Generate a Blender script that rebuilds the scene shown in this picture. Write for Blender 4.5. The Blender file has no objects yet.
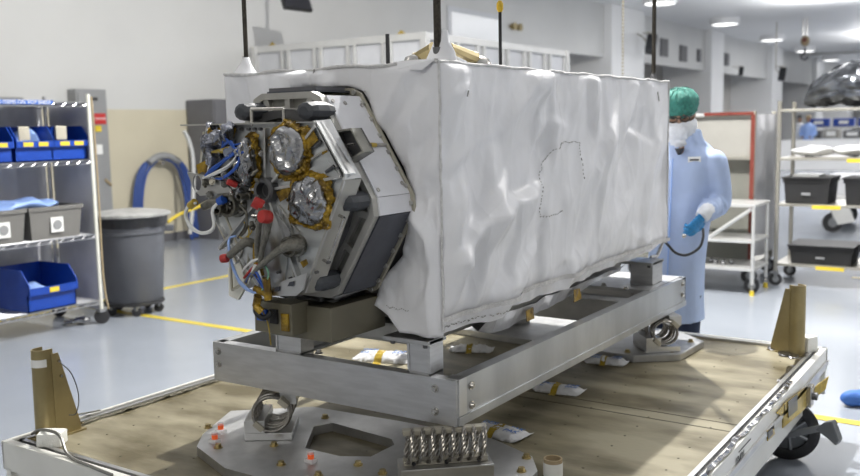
import bpy, bmesh, math, random
from mathutils import Vector, Matrix, noise
random.seed(7)
col = bpy.context.scene.collection
V = Vector
# ---------------------------------------------------------------- camera geometry (also used for measuring the photo)
F, CX, CY, H = 905.0, 430.0, 238.0, 1.6
U = V((610, -123, F)).normalized()
W_ = V((-1360, -85, F)); W_ = (W_ - U * (U @ W_)).normalized()
UP = U.cross(W_)
if UP.y > 0: UP = -UP
def ray(x, y):
    c = V(((x - CX) / F, (y - CY) / F, 1))
    return V((U @ c, W_ @ c, UP @ c))
CAM = V((0, 0, H))
def PZ(x, y, z): d = ray(x, y); return CAM + d * ((z - H) / d.z)
def PY(x, y, Y): d = ray(x, y); return CAM + d * (Y / d.y)
def PX(x, y, X): d = ray(x, y); return CAM + d * (X / d.x)
def make_camera():
    cd = bpy.data.cameras.new('camera'); co = bpy.data.objects.new('camera', cd); col.objects.link(co)
    r = V((U.x, W_.x, UP.x)); dn = V((U.y, W_.y, UP.y)); fw = V((U.z, W_.z, UP.z))
    m = Matrix((r, -dn, -fw)).transposed().to_4x4(); m.translation = CAM
    co.matrix_world = m
    cd.sensor_width = 36; cd.lens = F / 860 * 36; cd.clip_end = 200; cd.clip_start = .05
    cd.dof.use_dof = True; cd.dof.focus_distance = 3.05; cd.dof.aperture_fstop = 3.0
    bpy.context.scene.camera = co
make_camera()

# ---------------------------------------------------------------- materials
def mat(name, c, rough=.5, metal=0, var=0, vs=5, bump=0, bs=30, spec=.5, c2=None, stretch=None, alpha=1, emit=None, es=0, coat=0, rv=0, trans=0):
    m = bpy.data.materials.new(name); m.use_nodes = True
    nt = m.node_tree; b = nt.nodes['Principled BSDF']
    b.inputs['Base Color'].default_value = (*c, 1); b.inputs['Roughness'].default_value = rough
    b.inputs['Metallic'].default_value = metal; b.inputs['Specular IOR Level'].default_value = spec
    b.inputs['Alpha'].default_value = alpha; b.inputs['Coat Weight'].default_value = coat
    b.inputs['Transmission Weight'].default_value = trans
    if emit: b.inputs['Emission Color'].default_value = (*emit, 1); b.inputs['Emission Strength'].default_value = es
    tc = nt.nodes.new('ShaderNodeTexCoord'); mp = nt.nodes.new('ShaderNodeMapping')
    nt.links.new(tc.outputs['Object'], mp.inputs['Vector'])
    if stretch: mp.inputs['Scale'].default_value = stretch
    n = nt.nodes.new('ShaderNodeTexNoise'); n.inputs['Scale'].default_value = vs; n.inputs['Detail'].default_value = 4
    nt.links.new(mp.outputs[0], n.inputs['Vector'])
    mx = nt.nodes.new('ShaderNodeMix'); mx.data_type = 'RGBA'
    c2 = c2 or tuple(max(0, x * (1 - var)) for x in c)
    mx.inputs['A'].default_value = (*c, 1); mx.inputs['B'].default_value = (*c2, 1)
    rp = nt.nodes.new('ShaderNodeMapRange'); rp.inputs['From Min'].default_value = .38; rp.inputs['From Max'].default_value = .62
    nt.links.new(n.outputs['Fac'], rp.inputs['Value']); nt.links.new(rp.outputs[0], mx.inputs['Factor'])
    nt.links.new(mx.outputs['Result'], b.inputs['Base Color'])
    if rv:
        r2 = nt.nodes.new('ShaderNodeMapRange'); r2.inputs['To Min'].default_value = rough; r2.inputs['To Max'].default_value = rough + rv
        nt.links.new(n.outputs['Fac'], r2.inputs['Value']); nt.links.new(r2.outputs[0], b.inputs['Roughness'])
    if bump:
        n2 = nt.nodes.new('ShaderNodeTexNoise'); n2.inputs['Scale'].default_value = bs; n2.inputs['Detail'].default_value = 3
        nt.links.new(mp.outputs[0], n2.inputs['Vector'])
        bp = nt.nodes.new('ShaderNodeBump'); bp.inputs['Strength'].default_value = bump; bp.inputs['Distance'].default_value = .01
        nt.links.new(n2.outputs['Fac'], bp.inputs['Height']); nt.links.new(bp.outputs[0], b.inputs['Normal'])
    return m
M = {}
def dm(k, *a, **kw): M[k] = mat(k, *a, **kw)
dm('wall_paint', (.60, .60, .59), .35, var=.05, vs=.6, spec=.4)
dm('wall_beige', (.60, .55, .42), .4, var=.06, vs=1.5)
dm('wall_bright', (.86, .86, .86), .4, var=.04, vs=.5)
dm('wall_recess', (.55, .53, .50), .45, var=.12, vs=.4)
dm('hose_blue', (.03, .07, .26), .5)
dm('pouch_silver', (.70, .70, .73), .25, .25, var=.15, vs=8, bump=.6, bs=14)
dm('ceiling_paint', (.86, .86, .86), .4, var=.03, vs=.5)
dm('floor_epoxy', (.34, .37, .42), .14, var=.12, vs=.8, spec=.5, rv=.12)
dm('line_yellow', (.70, .55, .05), .4, var=.1)
dm('cover_fabric', (.86, .86, .89), .46, var=.06, vs=5, bump=.12, bs=26, spec=.5, coat=.1)
dm('cover_seam', (.72, .71, .71), .6, var=.15, vs=60, bump=.5, bs=200)
dm('stitch', (.34, .33, .32), .7)
dm('aluminium', (.60, .60, .61), .38, 1, var=.12, vs=9, stretch=(1, 1, 6), rv=.1)
dm('alu_plate', (.52, .52, .52), .42, 1, var=.12, vs=14, rv=.1)
dm('alu_light', (.62, .62, .62), .34, 1, var=.1, vs=10)
dm('alu_side', (.55, .56, .57), .33, .9, var=.2, vs=5, stretch=(1, 1, .3), rv=.15)
dm('alu_matt', (.50, .49, .46), .5, .6, var=.12, vs=14)
dm('plate_metal', (.62, .64, .65), .3, .4, var=.3, vs=7, stretch=(1, .4, 3))
dm('alu_dark', (.27, .265, .24), .45, .5, var=.2, vs=20)
dm('steel', (.55, .53, .50), .25, 1, var=.2, vs=40)
dm('rope_steel', (.36, .34, .31), .3, 1, var=.3, vs=120)
dm('brass_bolt', (.45, .36, .17), .35, .9, var=.2, vs=60)
dm('deck', (.10, .083, .045), .30, spec=.22, var=.25, vs=3.4, c2=(.30, .27, .19), bump=.05, bs=60, rv=.25, stretch=(1.5, .6, 1))
dm('deck_seam', (.10, .09, .06), .6)
dm('dolly_white', (.76, .75, .70), .3, var=.06, vs=6, coat=.3)
dm('rubber_black', (.025, .025, .027), .5, var=.2)
dm('wheel_hub', (.16, .17, .18), .45, .3, var=.1)
dm('caster_grey', (.33, .34, .35), .4, .6, var=.1)
dm('olive_metal', (.36, .29, .14), .38, .5, var=.18, vs=9)
dm('adapter_olive', (.17, .155, .11), .45, .3, var=.15)
dm('bar_cream', (.42, .39, .32), .5, .2)
dm('foam', (.84, .84, .80), .8, bump=.3, bs=120)
dm('foil', (.40, .40, .41), .2, 1, var=.35, vs=9, bump=.45, bs=16)
dm('foil_dark', (.36, .37, .42), .2, .85, var=.5, vs=14, bump=.9, bs=30)
dm('kapton', (.40, .25, .02), .2, .3, var=.5, vs=26, c2=(.13, .075, .008), bump=.7, bs=50)
dm('kapton_flat', (.50, .35, .04), .3, .1, var=.35, vs=30)
dm('bumper_grey', (.055, .06, .07), .55, var=.15, vs=10)
dm('dark_blanket', (.07, .075, .095), .42, var=.25, vs=7, bump=.2, bs=12)
dm('panel_white', (.80, .80, .84), .25, var=.07, vs=9, coat=.3)
dm('panel_edge', (.50, .47, .38), .4, .5, var=.15)
dm('gunmetal', (.15, .15, .155), .4, .6, var=.3, vs=12)
dm('black', (.012, .012, .014), .5)
dm('blue_bin', (.006, .05, .34), .35, var=.15)
dm('blue_cable', (.02, .09, .42), .4)
dm('lightblue_cable', (.28, .42, .78), .4)
dm('white_cable', (.80, .80, .78), .4)
dm('green_cable', (.2, .45, .3), .4)
dm('grey_hose', (.22, .21, .18), .45, .2, var=.3, vs=90, bump=.5, bs=160)
dm('red_cap', (.50, .035, .03), .45, var=.2, vs=40)
dm('connector', (.20, .19, .16), .35, .7, var=.4, vs=50)
dm('grey_tote', (.17, .165, .155), .5, var=.1)
dm('trash_grey', (.10, .105, .12), .45, var=.1, bump=.05)
dm('lid_grey', (.36, .36, .35), .4, var=.3, vs=12)
dm('bag_black', (.012, .012, .014), .3, bump=.5, bs=20)
dm('steel_cab', (.13, .13, .14), .45, var=.08)
dm('panel_grey', (.28, .285, .29), .45, var=.05)
dm('wire_chrome', (.55, .55, .57), .28, 1)
dm('post_cream', (.74, .73, .66), .45)
dm('sheet_plastic', (.72, .72, .75), .3, var=.12, vs=4, bump=.5, bs=4)
dm('label_yellow', (.75, .56, .04), .5, var=.1)
dm('label_white', (.82, .82, .80), .5)
dm('label_blue', (.02, .10, .42), .5)
dm('label_red', (.50, .03, .03), .5)
dm('orange', (.85, .13, .03), .6, emit=(.85, .13, .03), es=.25)
dm('clear_plastic', (.85, .87, .88), .1, var=.05, alpha=.45)
dm('skin', (.32, .19, .125), .55, var=.1)
dm('gown', (.42, .52, .75), .75, var=.1, vs=6, bump=.35, bs=9)
dm('bonnet', (.04, .22, .18), .75, var=.3, vs=60, bump=.9, bs=40)
dm('veil', (.74, .76, .80), .8, var=.1, vs=30, bump=.6, bs=30)
dm('glove', (.02, .25, .58), .45, var=.25, vs=60)
dm('navy', (.015, .025, .06), .8)
dm('packet', (.76, .76, .77), .45, var=.08, vs=30, bump=.7, bs=40)
dm('ink_blue', (.06, .20, .58), .5)
dm('ink_black', (.03, .03, .03), .5)
dm('cardboard', (.36, .28, .17), .7)
dm('rack_metal', (.45, .43, .38), .35, .7, var=.1)
dm('cart_white', (.66, .66, .65), .35, .4, var=.05)
dm('cart_panel', (.31, .30, .275), .5, var=.08, vs=3)
dm('cart_panel_dark', (.20, .20, .175), .6, var=.1)
dm('bundle_foil', (.17, .18, .20), .2, .8, var=.6, vs=8, bump=.9, bs=14)
dm('red_strip', (.14, .022, .012), .5)
dm('black_bin', (.010, .010, .011), .6, var=.2)
dm('clear_bag', (.78, .79, .80), .25, var=.1, bump=.8, bs=20, alpha=.85)
dm('speaker_black', (.03, .032, .035), .4)
dm('partition_white', (.62, .63, .66), .35, var=.05)
dm('glass_glow', (.92, .93, .94), .15, emit=(1, 1, 1), es=.12)  # faint emission added to brighten the wall board's pane, which is no lamp
dm('light_emit', (1, 1, 1), .5, emit=(1, .99, .97), es=3.2)
dm('shoe_blue', (.05, .16, .50), .6, bump=.5, bs=30)
dm('yellow_tip', (.62, .40, .02), .5)
dm('rod_dark', (.06, .052, .042), .4, .6, var=.4, vs=80)
dm('brass_chain', (.42, .36, .22), .35, .8)
dm('glass_dark', (.02, .02, .025), .08)

def fabric_bumps(m):
    """long soft crease lines on top of the modelled wrinkles"""
    nt = m.node_tree; b = nt.nodes['Principled BSDF']
    g = [n for n in nt.nodes if n.type == 'BUMP'][0]
    tc = [n for n in nt.nodes if n.type == 'TEX_COORD'][0]
    mp = nt.nodes.new('ShaderNodeMapping'); mp.inputs['Rotation'].default_value = (0, .6, 0); mp.inputs['Scale'].default_value = (5, 5, 1.6)
    nt.links.new(tc.outputs['Object'], mp.inputs['Vector'])
    vo = nt.nodes.new('ShaderNodeTexVoronoi'); vo.feature = 'F1'; vo.inputs['Scale'].default_value = 1.7
    nz = nt.nodes.new('ShaderNodeTexNoise'); nz.inputs['Scale'].default_value = 1.3; nz.inputs['Detail'].default_value = 2
    nt.links.new(mp.outputs[0], nz.inputs['Vector'])
    ad = nt.nodes.new('ShaderNodeMix'); ad.data_type = 'RGBA'; ad.blend_type = 'ADD'; ad.inputs['Factor'].default_value = 1
    nt.links.new(mp.outputs[0], ad.inputs['A']); nt.links.new(nz.outputs['Color'], ad.inputs['B'])
    nt.links.new(ad.outputs['Result'], vo.inputs['Vector'])
    b2 = nt.nodes.new('ShaderNodeBump'); b2.inputs['Strength'].default_value = .5; b2.inputs['Distance'].default_value = .02
    nt.links.new(vo.outputs['Distance'], b2.inputs['Height']); nt.links.new(g.outputs[0], b2.inputs['Normal'])
    nt.links.new(b2.outputs[0], b.inputs['Normal'])
fabric_bumps(M['cover_fabric'])

# ---------------------------------------------------------------- mesh helpers
def rotz(a): return Matrix.Rotation(a, 4, 'Z')
class MB:
    def __init__(s): s.bm = bmesh.new()
    def _add(s, verts, faces):
        vs = [s.bm.verts.new(v) for v in verts]
        for f in faces:
            try: s.bm.faces.new([vs[i] for i in f])
            except ValueError: pass
        return vs
    def box(s, x0, x1, y0, y1, z0, z1, bev=0, m=None):
        t = bmesh.new(); bmesh.ops.create_cube(t, size=1)
        for v in t.verts: v.co = V(((x0 + x1) / 2 + v.co.x * abs(x1 - x0), (y0 + y1) / 2 + v.co.y * abs(y1 - y0), (z0 + z1) / 2 + v.co.z * abs(z1 - z0)))
        if bev: bmesh.ops.bevel(t, geom=t.edges[:], offset=bev, segments=2, affect='EDGES', profile=.7)
        if m: t.transform(m)
        s.merge(t); return s
    def merge(s, t):
        vs = {v: s.bm.verts.new(v.co) for v in t.verts}
        for f in t.faces:
            try: s.bm.faces.new([vs[v] for v in f.verts])
            except ValueError: pass
        t.free()
    def cyl(s, p0, p1, r, r2=None, seg=16, caps=True, bev=0):
        p0, p1 = V(p0), V(p1); d = p1 - p0; r2 = r if r2 is None else r2
        q = d.to_track_quat('Z', 'Y')
        prof = [(r, 0), (r2, d.length)]
        if bev: prof = [(r - bev, 0), (r, bev), (r2, d.length - bev), (r2 - bev, d.length)]
        rings = [[p0 + q @ V((math.cos(2 * math.pi * i / seg) * a, math.sin(2 * math.pi * i / seg) * a, z)) for i in range(seg)] for a, z in prof]
        s.loft(rings, caps); return s
    def loft(s, rings, caps=True, closed=True):
        n = len(rings[0]); verts = [p for r in rings for p in r]; fs = []
        for k in range(len(rings) - 1):
            for i in range(n if closed else n - 1):
                j = (i + 1) % n; fs.append((k * n + i, k * n + j, (k + 1) * n + j, (k + 1) * n + i))
        if caps: fs.append(tuple(range(n - 1, -1, -1))); fs.append(tuple(range((len(rings) - 1) * n, len(rings) * n)))
        s._add(verts, fs); return s
    def lathe(s, prof, c=(0, 0, 0), axis=None, seg=24, caps=True, ell=(1, 1)):
        c = V(c); q = V(axis).to_track_quat('Z', 'Y') if axis else Matrix.Identity(3).to_quaternion()
        s.loft([[c + q @ V((math.cos(2 * math.pi * i / seg) * a * ell[0], math.sin(2 * math.pi * i / seg) * a * ell[1], z)) for i in range(seg)] for a, z in prof], caps); return s
    def tube(s, pts, r, seg=8, smooth=4, caps=True):
        pts = [V(p) for p in pts]
        rs = r if isinstance(r, (list, tuple)) else [r] * len(pts)
        if smooth and len(pts) > 2:
            out = []; ro = []
            for i in range(len(pts) - 1):
                a, b, c, d = pts[max(i - 1, 0)], pts[i], pts[i + 1], pts[min(i + 2, len(pts) - 1)]
                for k in range(smooth):
                    t = k / smooth
                    out.append(.5 * ((2 * b) + (c - a) * t + (2 * a - 5 * b + 4 * c - d) * t * t + (3 * b - a - 3 * c + d) * t ** 3))
                    ro.append(rs[i] + (rs[i + 1] - rs[i]) * t)
            out.append(pts[-1]); ro.append(rs[-1]); pts, rs = out, ro
        rings = []; up = None
        for i, p in enumerate(pts):
            t = (pts[min(i + 1, len(pts) - 1)] - pts[max(i - 1, 0)])
            if t.length < 1e-7: t = V((0, 0, 1))
            t.normalize()
            if up is None:
                up = t.orthogonal().normalized()
            up = (up - t * up.dot(t))
            up = up.normalized() if up.length > 1e-6 else t.orthogonal().normalized()
            sd = t.cross(up)
            rings.append([p + (up * math.cos(2 * math.pi * k / seg) + sd * math.sin(2 * math.pi * k / seg)) * rs[i] for k in range(seg)])
        s.loft(rings, caps); return s
    def prism(s, poly, vec, bev=0):
        """poly: list of 3D points in a plane, extruded by vec"""
        t = bmesh.new(); vec = V(vec)
        a = [t.verts.new(V(p)) for p in poly]; f = t.faces.new(a)
        r = bmesh.ops.extrude_face_region(t, geom=[f])
        for e in r['geom']:
            if isinstance(e, bmesh.types.BMVert): e.co += vec
        bmesh.ops.recalc_face_normals(t, faces=t.faces)
        if bev: bmesh.ops.bevel(t, geom=t.edges[:], offset=bev, segments=2, affect='EDGES')
        s.merge(t); return s
    def ring_prism(s, outer, inner, vec):
        """frame between two polygons of the same count, extruded"""
        n = len(outer); vec = V(vec); vs = [V(p) for p in outer] + [V(p) for p in inner]
        vs += [p + vec for p in vs]; fs = []
        for i in range(n):
            j = (i + 1) % n
            fs += [(i, j, n + j, n + i), (2 * n + i, 3 * n + i, 3 * n + j, 2 * n + j), (i, 2 * n + i, 2 * n + j, j), (n + i, n + j, 3 * n + j, 3 * n + i)]
        s._add(vs, fs); return s
    def sphere(s, c, r, seg=16, m=None):
        t = bmesh.new(); bmesh.ops.create_uvsphere(t, u_segments=seg, v_segments=max(6, seg // 2), radius=1)
        r = (r, r, r) if not isinstance(r, (tuple, list)) else r
        for v in t.verts:
            v.co = V((v.co.x * r[0], v.co.y * r[1], v.co.z * r[2]))
        if m: t.transform(m)
        for v in t.verts: v.co += V(c)
        s.merge(t); return s
    def strip(s, a, b):
        n = len(a); s._add([V(p) for p in a] + [V(p) for p in b], [(i, i + 1, n + i + 1, n + i) for i in range(n - 1)]); return s
    def jitter(s, amt, sc, seed=0):
        for v in s.bm.verts: v.co += noise.noise_vector(v.co * sc + V((seed, 0, 0))) * amt
        return s
    def build(s, name, m, parent=None, smooth=False, auto=True, remesh=0, thick=0):
        bmesh.ops.recalc_face_normals(s.bm, faces=s.bm.faces)
        me = bpy.data.meshes.new(name)
        o = bpy.data.objects.new(name, me); col.objects.link(o)
        if parent is not None:
            root = parent
            while root.parent: root = root.parent
            s.bm.transform(root.matrix_basis.inverted())
            o.parent = parent
        else:
            xs = [v.co for v in s.bm.verts]
            lo = V([min(v[i] for v in xs) for i in range(3)]); hi = V([max(v[i] for v in xs) for i in range(3)])
            c = V(((lo.x + hi.x) / 2, (lo.y + hi.y) / 2, lo.z)); s.bm.transform(Matrix.Translation(-c)); o.location = c
        s.bm.to_mesh(me); s.bm.free()
        if isinstance(m, str): m = M[m]
        if remesh or thick:
            if thick:
                md = o.modifiers.new('s', 'SOLIDIFY'); md.thickness = thick; md.offset = 0
            if remesh:
                md = o.modifiers.new('r', 'REMESH'); md.mode = 'VOXEL'; md.voxel_size = remesh
                md = o.modifiers.new('m', 'SMOOTH'); md.iterations = 4; md.factor = .5
            dg = bpy.context.evaluated_depsgraph_get(); dg.update()
            nm = bpy.data.meshes.new_from_object(o.evaluated_get(dg)); o.modifiers.clear(); o.data = nm; me = nm
            nm.materials.clear(); smooth = True if remesh else smooth
        me.materials.append(m)
        if smooth:
            for p in me.polygons: p.use_smooth = True
            if not remesh and auto:
                me.set_sharp_from_angle(angle=math.radians(42))
        return o
def hull_c(o): return o
def thing(name, label, cat, loc=(0, 0, 0), rz=0, group=None):
    o = bpy.data.objects.new(name, None); col.objects.link(o); o.empty_display_size = .1
    o.matrix_basis = Matrix.Translation(V(loc)) @ rotz(rz)
    o['label'] = label; o['category'] = cat
    if group: o['group'] = group
    return o
def tag(o, label, cat, group=None, kind=None):
    o['label'] = label; o['category'] = cat
    if group: o['group'] = group
    if kind: o['kind'] = kind
    return o
def struct(name, mb, m, **k):
    o = mb.build(name, m, **k); o['kind'] = 'structure'; return o
def dup(root, loc, rz=0, label=None):
    r = root.copy(); col.objects.link(r); r.matrix_basis = Matrix.Translation(V(loc)) @ rotz(rz)
    if label: r['label'] = label
    def rec(src, dst):
        for ch in list(src.children):
            c = ch.copy(); col.objects.link(c); c.parent = dst; rec(ch, c)
    rec(root, r); return r
def text(s, size, m4, m, parent, name='lettering', ext=.0004):
    cu = bpy.data.curves.new('t', 'FONT'); cu.body = s; cu.size = size; cu.align_x = 'CENTER'; cu.align_y = 'CENTER'; cu.extrude = ext
    t = bpy.data.objects.new('t', cu); col.objects.link(t)
    dg = bpy.context.evaluated_depsgraph_get(); dg.update()
    me = bpy.data.meshes.new_from_object(t.evaluated_get(dg)); bpy.data.objects.remove(t)
    root = parent
    while root.parent: root = root.parent
    me.transform(root.matrix_basis.inverted() @ m4)
    me.materials.clear(); me.materials.append(M[m])
    o = bpy.data.objects.new(name, me); col.objects.link(o); o.parent = parent; return o
def frame4(origin, xdir, ydir):
    x = V(xdir).normalized(); y = V(ydir); y = (y - x * x.dot(y)).normalized(); z = x.cross(y)
    m = Matrix((x, y, z)).transposed().to_4x4(); m.translation = V(origin); return m
def quad(pts, vec): return MB().prism(pts, vec)

# ================================================================ SETTING
CZ = 5.0; WY = 10.6; XE = 74
struct('floor', MB().box(-5, XE, -7, 12.4, -.1, 0), 'floor_epoxy')
struct('ceiling', MB().box(-5, XE, -7, 12.4, CZ, CZ + .1), 'ceiling_paint')
BZ = 1.92
w = MB().box(-5, 17, WY, WY + .15, BZ, CZ); w.box(17, XE, WY, WY + .15, 3.5, CZ)
struct('wall_left', w, 'wall_paint')
struct('wall_left_wainscot', MB().box(-5, 17, WY - .004, WY + .15, 0, BZ), 'wall_beige')
struct('wall_left_recess', MB().box(17, XE, 12.25, 12.4, 0, CZ).box(16.9, 17, WY + .15, 12.25, 0, CZ), 'wall_recess')
struct('wall_end', MB().box(XE, XE + .1, -7, 12.4, 0, CZ), 'wall_bright')
struct('wall_right', MB().box(-5, XE, -7.1, -7, 0, CZ), 'wall_paint')
struct('wall_back', MB().box(-5.1, -5, -7, 12.4, 0, CZ), 'wall_paint')
struct('baseboard_left', MB().box(-5, 17, WY - .02, WY, 0, .12), 'steel_cab')
trim_n = 1
for xa, xb in ((25.0, 27.6), (34.6, 36.2), (44, 46), (54, 56), (64, 66)):
    struct('trim_%d' % trim_n, MB().box(xa, xb, WY - .25, 12.25, 0, CZ, .02), 'wall_bright'); trim_n += 1
struct('trim_%d' % trim_n, MB().box(50.6, 51.0, -7, WY, CZ - .12, CZ), 'wall_paint'); trim_n += 1
# painted floor lines
def line(a, b, wd=.075):
    global trim_n
    a, b = V((*a, 0)), V((*b, 0)); d = (b - a).normalized(); n = V((-d.y, d.x, 0)) * wd / 2
    struct('trim_%d' % trim_n, MB().prism([a + n, b + n, b - n, a - n], (0, 0, .003)), 'line_yellow'); trim_n += 1
line((5.09, 10.2), (5.09, -6)); line((-4, 7.4), (30, 7.4)); line((9.9, -6), (9.9, 1.5)); line((7.3, -1), (7.3, .72), .09)

# ceiling lights: flush round fixtures with their own lamp
for i, (lx, ly) in enumerate(((660, 3), (725, 24), (772, 40), (805, 51), (831, 60), (853, 66))):
    for q_ in (PZ(lx, ly, CZ - .18),):
        X, Y = q_.x, min(q_.y, 9.75)
        t = thing('ceiling_light', ['nearest round ceiling light, above the man in the blue gown', 'second nearest round ceiling light', 'third nearest round ceiling light', 'round ceiling light beside the hanging hoist hook', 'second farthest round ceiling light, above the foil bundle', 'farthest round ceiling light in the row'][i], 'ceiling light', (X, Y, CZ - .02), group='row of round ceiling lights')
        MB().lathe([(.47, .02), (.48, -.12), (.45, -.18)], (X, Y, CZ - .02), seg=28).build('housing', 'wall_bright', t, True)
        MB().lathe([(.01, -.20), (.30, -.195), (.44, -.175), (.44, -.165)], (X, Y, CZ - .02), seg=28).build('diffuser', 'light_emit', t, True)
def area(x, y, z, sx, sy, e, c=(1, .98, .95), rot=None):  # added fill light, not a fixture of the hall
    if x < -3: rot = (0, math.radians(-52), 0); c = (1, .97, .90)  # warm fill tilted to brighten the cover's front face
    l = bpy.data.lights.new('lamp', 'AREA'); l.shape = 'RECTANGLE'; l.size = sx; l.size_y = sy; l.energy = e; l.color = c
    o = bpy.data.objects.new('fill_lamp', l); col.objects.link(o); o.location = (x, y, z)
    if rot: o.rotation_euler = rot
    return o
for x, y, e in ((1.5, 4.8, 24), (-3.2, 1.4, 165), (8.2, -1.2, 250), (2.5, -5, 60), (8, 7, 45)):  # near fills, added; the strongest rakes the wrinkles on the cover's side
    area(x, y, CZ - .05, 2.4, 1.6, e)
for x in (20, 38, 58):  # broad fills added to brighten the far hall
    area(x, 3, CZ - .05, 7, 4, 820, (1, .99, .98))
for x in (26, 42, 60):  # upward fills added to whiten the far ceiling
    area(x, 4, 4.1, 6, 5, 420, (1, 1, 1), (math.pi, 0, 0))
def point(x, y, z, e, r):
    l = bpy.data.lights.new('spot', 'POINT'); l.energy = e; l.shadow_soft_size = r; l.color = (1, .98, .94)
    o = bpy.data.objects.new('high_bay_lamp', l); col.objects.link(o); o.location = (x, y, z)
point(5.83, 2.62, 4.85, 2000, .03)

# vents high on the far wall
for i, (a, b, c, d) in enumerate(((660, 667, 38, 57), (679.5, 686, 45, 62), (697, 700, 49, 62), (724, 728, 53, 66))):
    p = PY(a, c, WY); q = PY(b, d, WY)
    t = thing('wall_vent', ['dark wall vent just right of the black wall speaker', 'second dark wall vent, above the green bonnet', 'third dark vent, narrow, high on the far wall', 'farthest dark wall vent, left of the hoist hook'][i], 'vent', ((p.x + q.x) / 2, WY, q.z), group='dark vents high on far wall')
    MB().box(p.x, q.x, WY - .04, WY, q.z, p.z).build('frame', 'steel_cab', t)
    mb = MB()
    for k in range(10):
        z = q.z + (p.z - q.z) * (k + .5) / 10
        mb.box(p.x + .04, q.x - .04, WY - .06, WY - .03, z - .02, z + .02)
    mb.build('louvre', 'steel_cab', t)
# wall window panel on left wall (upper middle)
p = PY(450, 5, WY)
def wallquad(mb, a, b, c, d, t=.03, y=WY):
    p = PY(a, c, y); q = PY(b, d, y); mb.box(p.x, q.x, y - t, y, q.z, p.z); return p, q
x0, x1, z0, z1 = 16.6, 18.9, 3.05, 4.15
t = thing('wall_board', 'pale framed board high on the wall above the panelled enclosure', 'board', ((x0 + x1) / 2, WY, z0))
MB().box(x0, x1, WY - .03, WY, z0, z1).build('frame', 'partition_white', t)
MB().box(x0 + .12, x1 - .12, WY - .045, WY - .028, z0 + .12, z1 - .12).build('pane', 'glass_glow', t)
p = PY(514, 27, WY)
t = thing('wall_fixture', 'small brown twin spot fixture on the wall beside the antenna rod', 'light fixture', (p.x, WY - .08, p.z))
for s_ in (-.14, .14): MB().cyl((p.x + s_, WY - .12, p.z), (p.x + s_, WY - .02, p.z), .09, .07).build('spot_head', 'olive_metal', t, True)
MB().box(p.x - .25, p.x + .25, WY - .03, WY, p.z - .03, p.z + .03).build('bracket', 'olive_metal', t)

# panelled enclosure
EX0, EX1, EY0, EY1, EZ = 10.72, 15.3, 7.22, 10.5, 2.92
t = thing('cleanroom_enclosure', 'white panelled modular enclosure with ribbed sides behind the covered box', 'enclosure', ((EX0 + EX1) / 2, (EY0 + EY1) / 2, 0))
MB().box(EX0 + .03, EX1 - .03, EY0 + .03, EY1 - .03, 0, EZ - .03).build('wall_panel', 'partition_white', t)
mb = MB()
for x, y in ((EX0, EY0), (EX1, EY0), (EX0, EY1), (EX1, EY1)): mb.box(x - .05, x + .05, y - .05, y + .05, 0, EZ)
mb.box(EX0, EX1, EY0 - .02, EY0 + .06, EZ - .1, EZ); mb.box(EX0 - .02, EX0 + .06, EY0, EY1, EZ - .1, EZ)
for k in range(1, 5):
    y = EY0 + (EY1 - EY0) * k / 5
    
    for o_ in (-.065, .065): MB().box(EX0 - .03, EX0 + .02, y + o_ - .025, y + o_ + .025, .0, EZ - .1).build('rib', 'cart_white', t)
for k in range(1, 6):
    x = EX0 + (EX1 - EX0) * k / 6
    
    for o_ in (-.09, .09): MB().box(x + o_ - .03, x + o_ + .03, EY0 - .03, EY0 + .02, 0, EZ - .1).build('rib', 'cart_white', t)
mb.build('edge_frame', 'cart_white', t)
mb = MB()
for (px, py) in ((272, 44), (401, 35)):
    q = PX(px, py, EX0 - .03); q.z = EZ; MB().prism([q + V((0, -.07, 0)), q + V((0, .07, 0)), q + V((0, 0, .05))], (.02, 0, 0)).build('corner_tag', 'kapton_flat', t)

# monitor hanging top-left & grey panels, cabinet
p = PY(298, 9, 9.0)
t = thing('hanging_monitor', 'black monitor seen from below at the top edge above the covered box', 'monitor', (p.x, 9, p.z - .1))
m_ = frame4((p.x, 9, p.z), (1, -.25, -.03), (0, .5, 1))
MB().box(-.24, .24, -.02, .24, -.03, .03, .01, m_).build('housing', 'black', t)
MB().box(-.22, .22, .0, .22, .03, .033, 0, m_).build('screen', 'glass_dark', t)
MB().cyl(m_ @ V((0, .2, 0)), (p.x, 9, CZ), .03).build('ceiling_pole', 'steel_cab', t)
def wallbox(name, label, x0, x1, z0, z1, y0, key, cat='electrical panel'):
    t = thing(name, label, cat, ((x0 + x1) / 2, WY, z0))
    MB().box(x0, x1, y0, WY - .02, z0, z1, .015).build('housing', key, t)
    return t
t = wallbox('electrical_panel', 'tall grey electrical panel with red and yellow warning labels', 7.33, 7.80, .35, 2.18, 10.42, 'panel_grey')
MB().box(7.36, 7.77, 10.405, 10.42, .4, 2.13, .005).build('door', 'panel_grey', t)
MB().box(7.50, 7.64, 10.39, 10.405, 2.03, 2.07).build('nameplate', 'ink_black', t)
MB().box(7.58, 7.75, 10.39, 10.405, 1.72, 1.86).build('warning_label', 'label_red', t)
text('DANGER', .042, frame4((7.665, 10.388, 1.79), (1, 0, 0), (0, 0, 1)), 'label_white', t)
MB().box(7.58, 7.67, 10.39, 10.405, 1.62, 1.70).build('caution_label', 'label_yellow', t)
MB().box(7.58, 7.67, 10.39, 10.405, 1.32, 1.45).build('notice_label', 'label_white', t)
MB().cyl((7.68, 10.39, .98), (7.77, 10.385, .90), .018).build('handle', 'cardboard', t)
wallbox('junction_box', 'small grey electrical box at the left edge above the shelf', 6.1, 6.62, 1.1, 2.06, 10.45, 'panel_grey', 'electrical box')
t = thing('storage_cabinet', 'dark grey steel cabinet against the wall behind the satellite', 'cabinet', (9.85, 10.3, 0))
MB().box(9.3, 10.4, 10.0, 10.56, 0, 2.06, .01).build('body', 'steel_cab', t)
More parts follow.
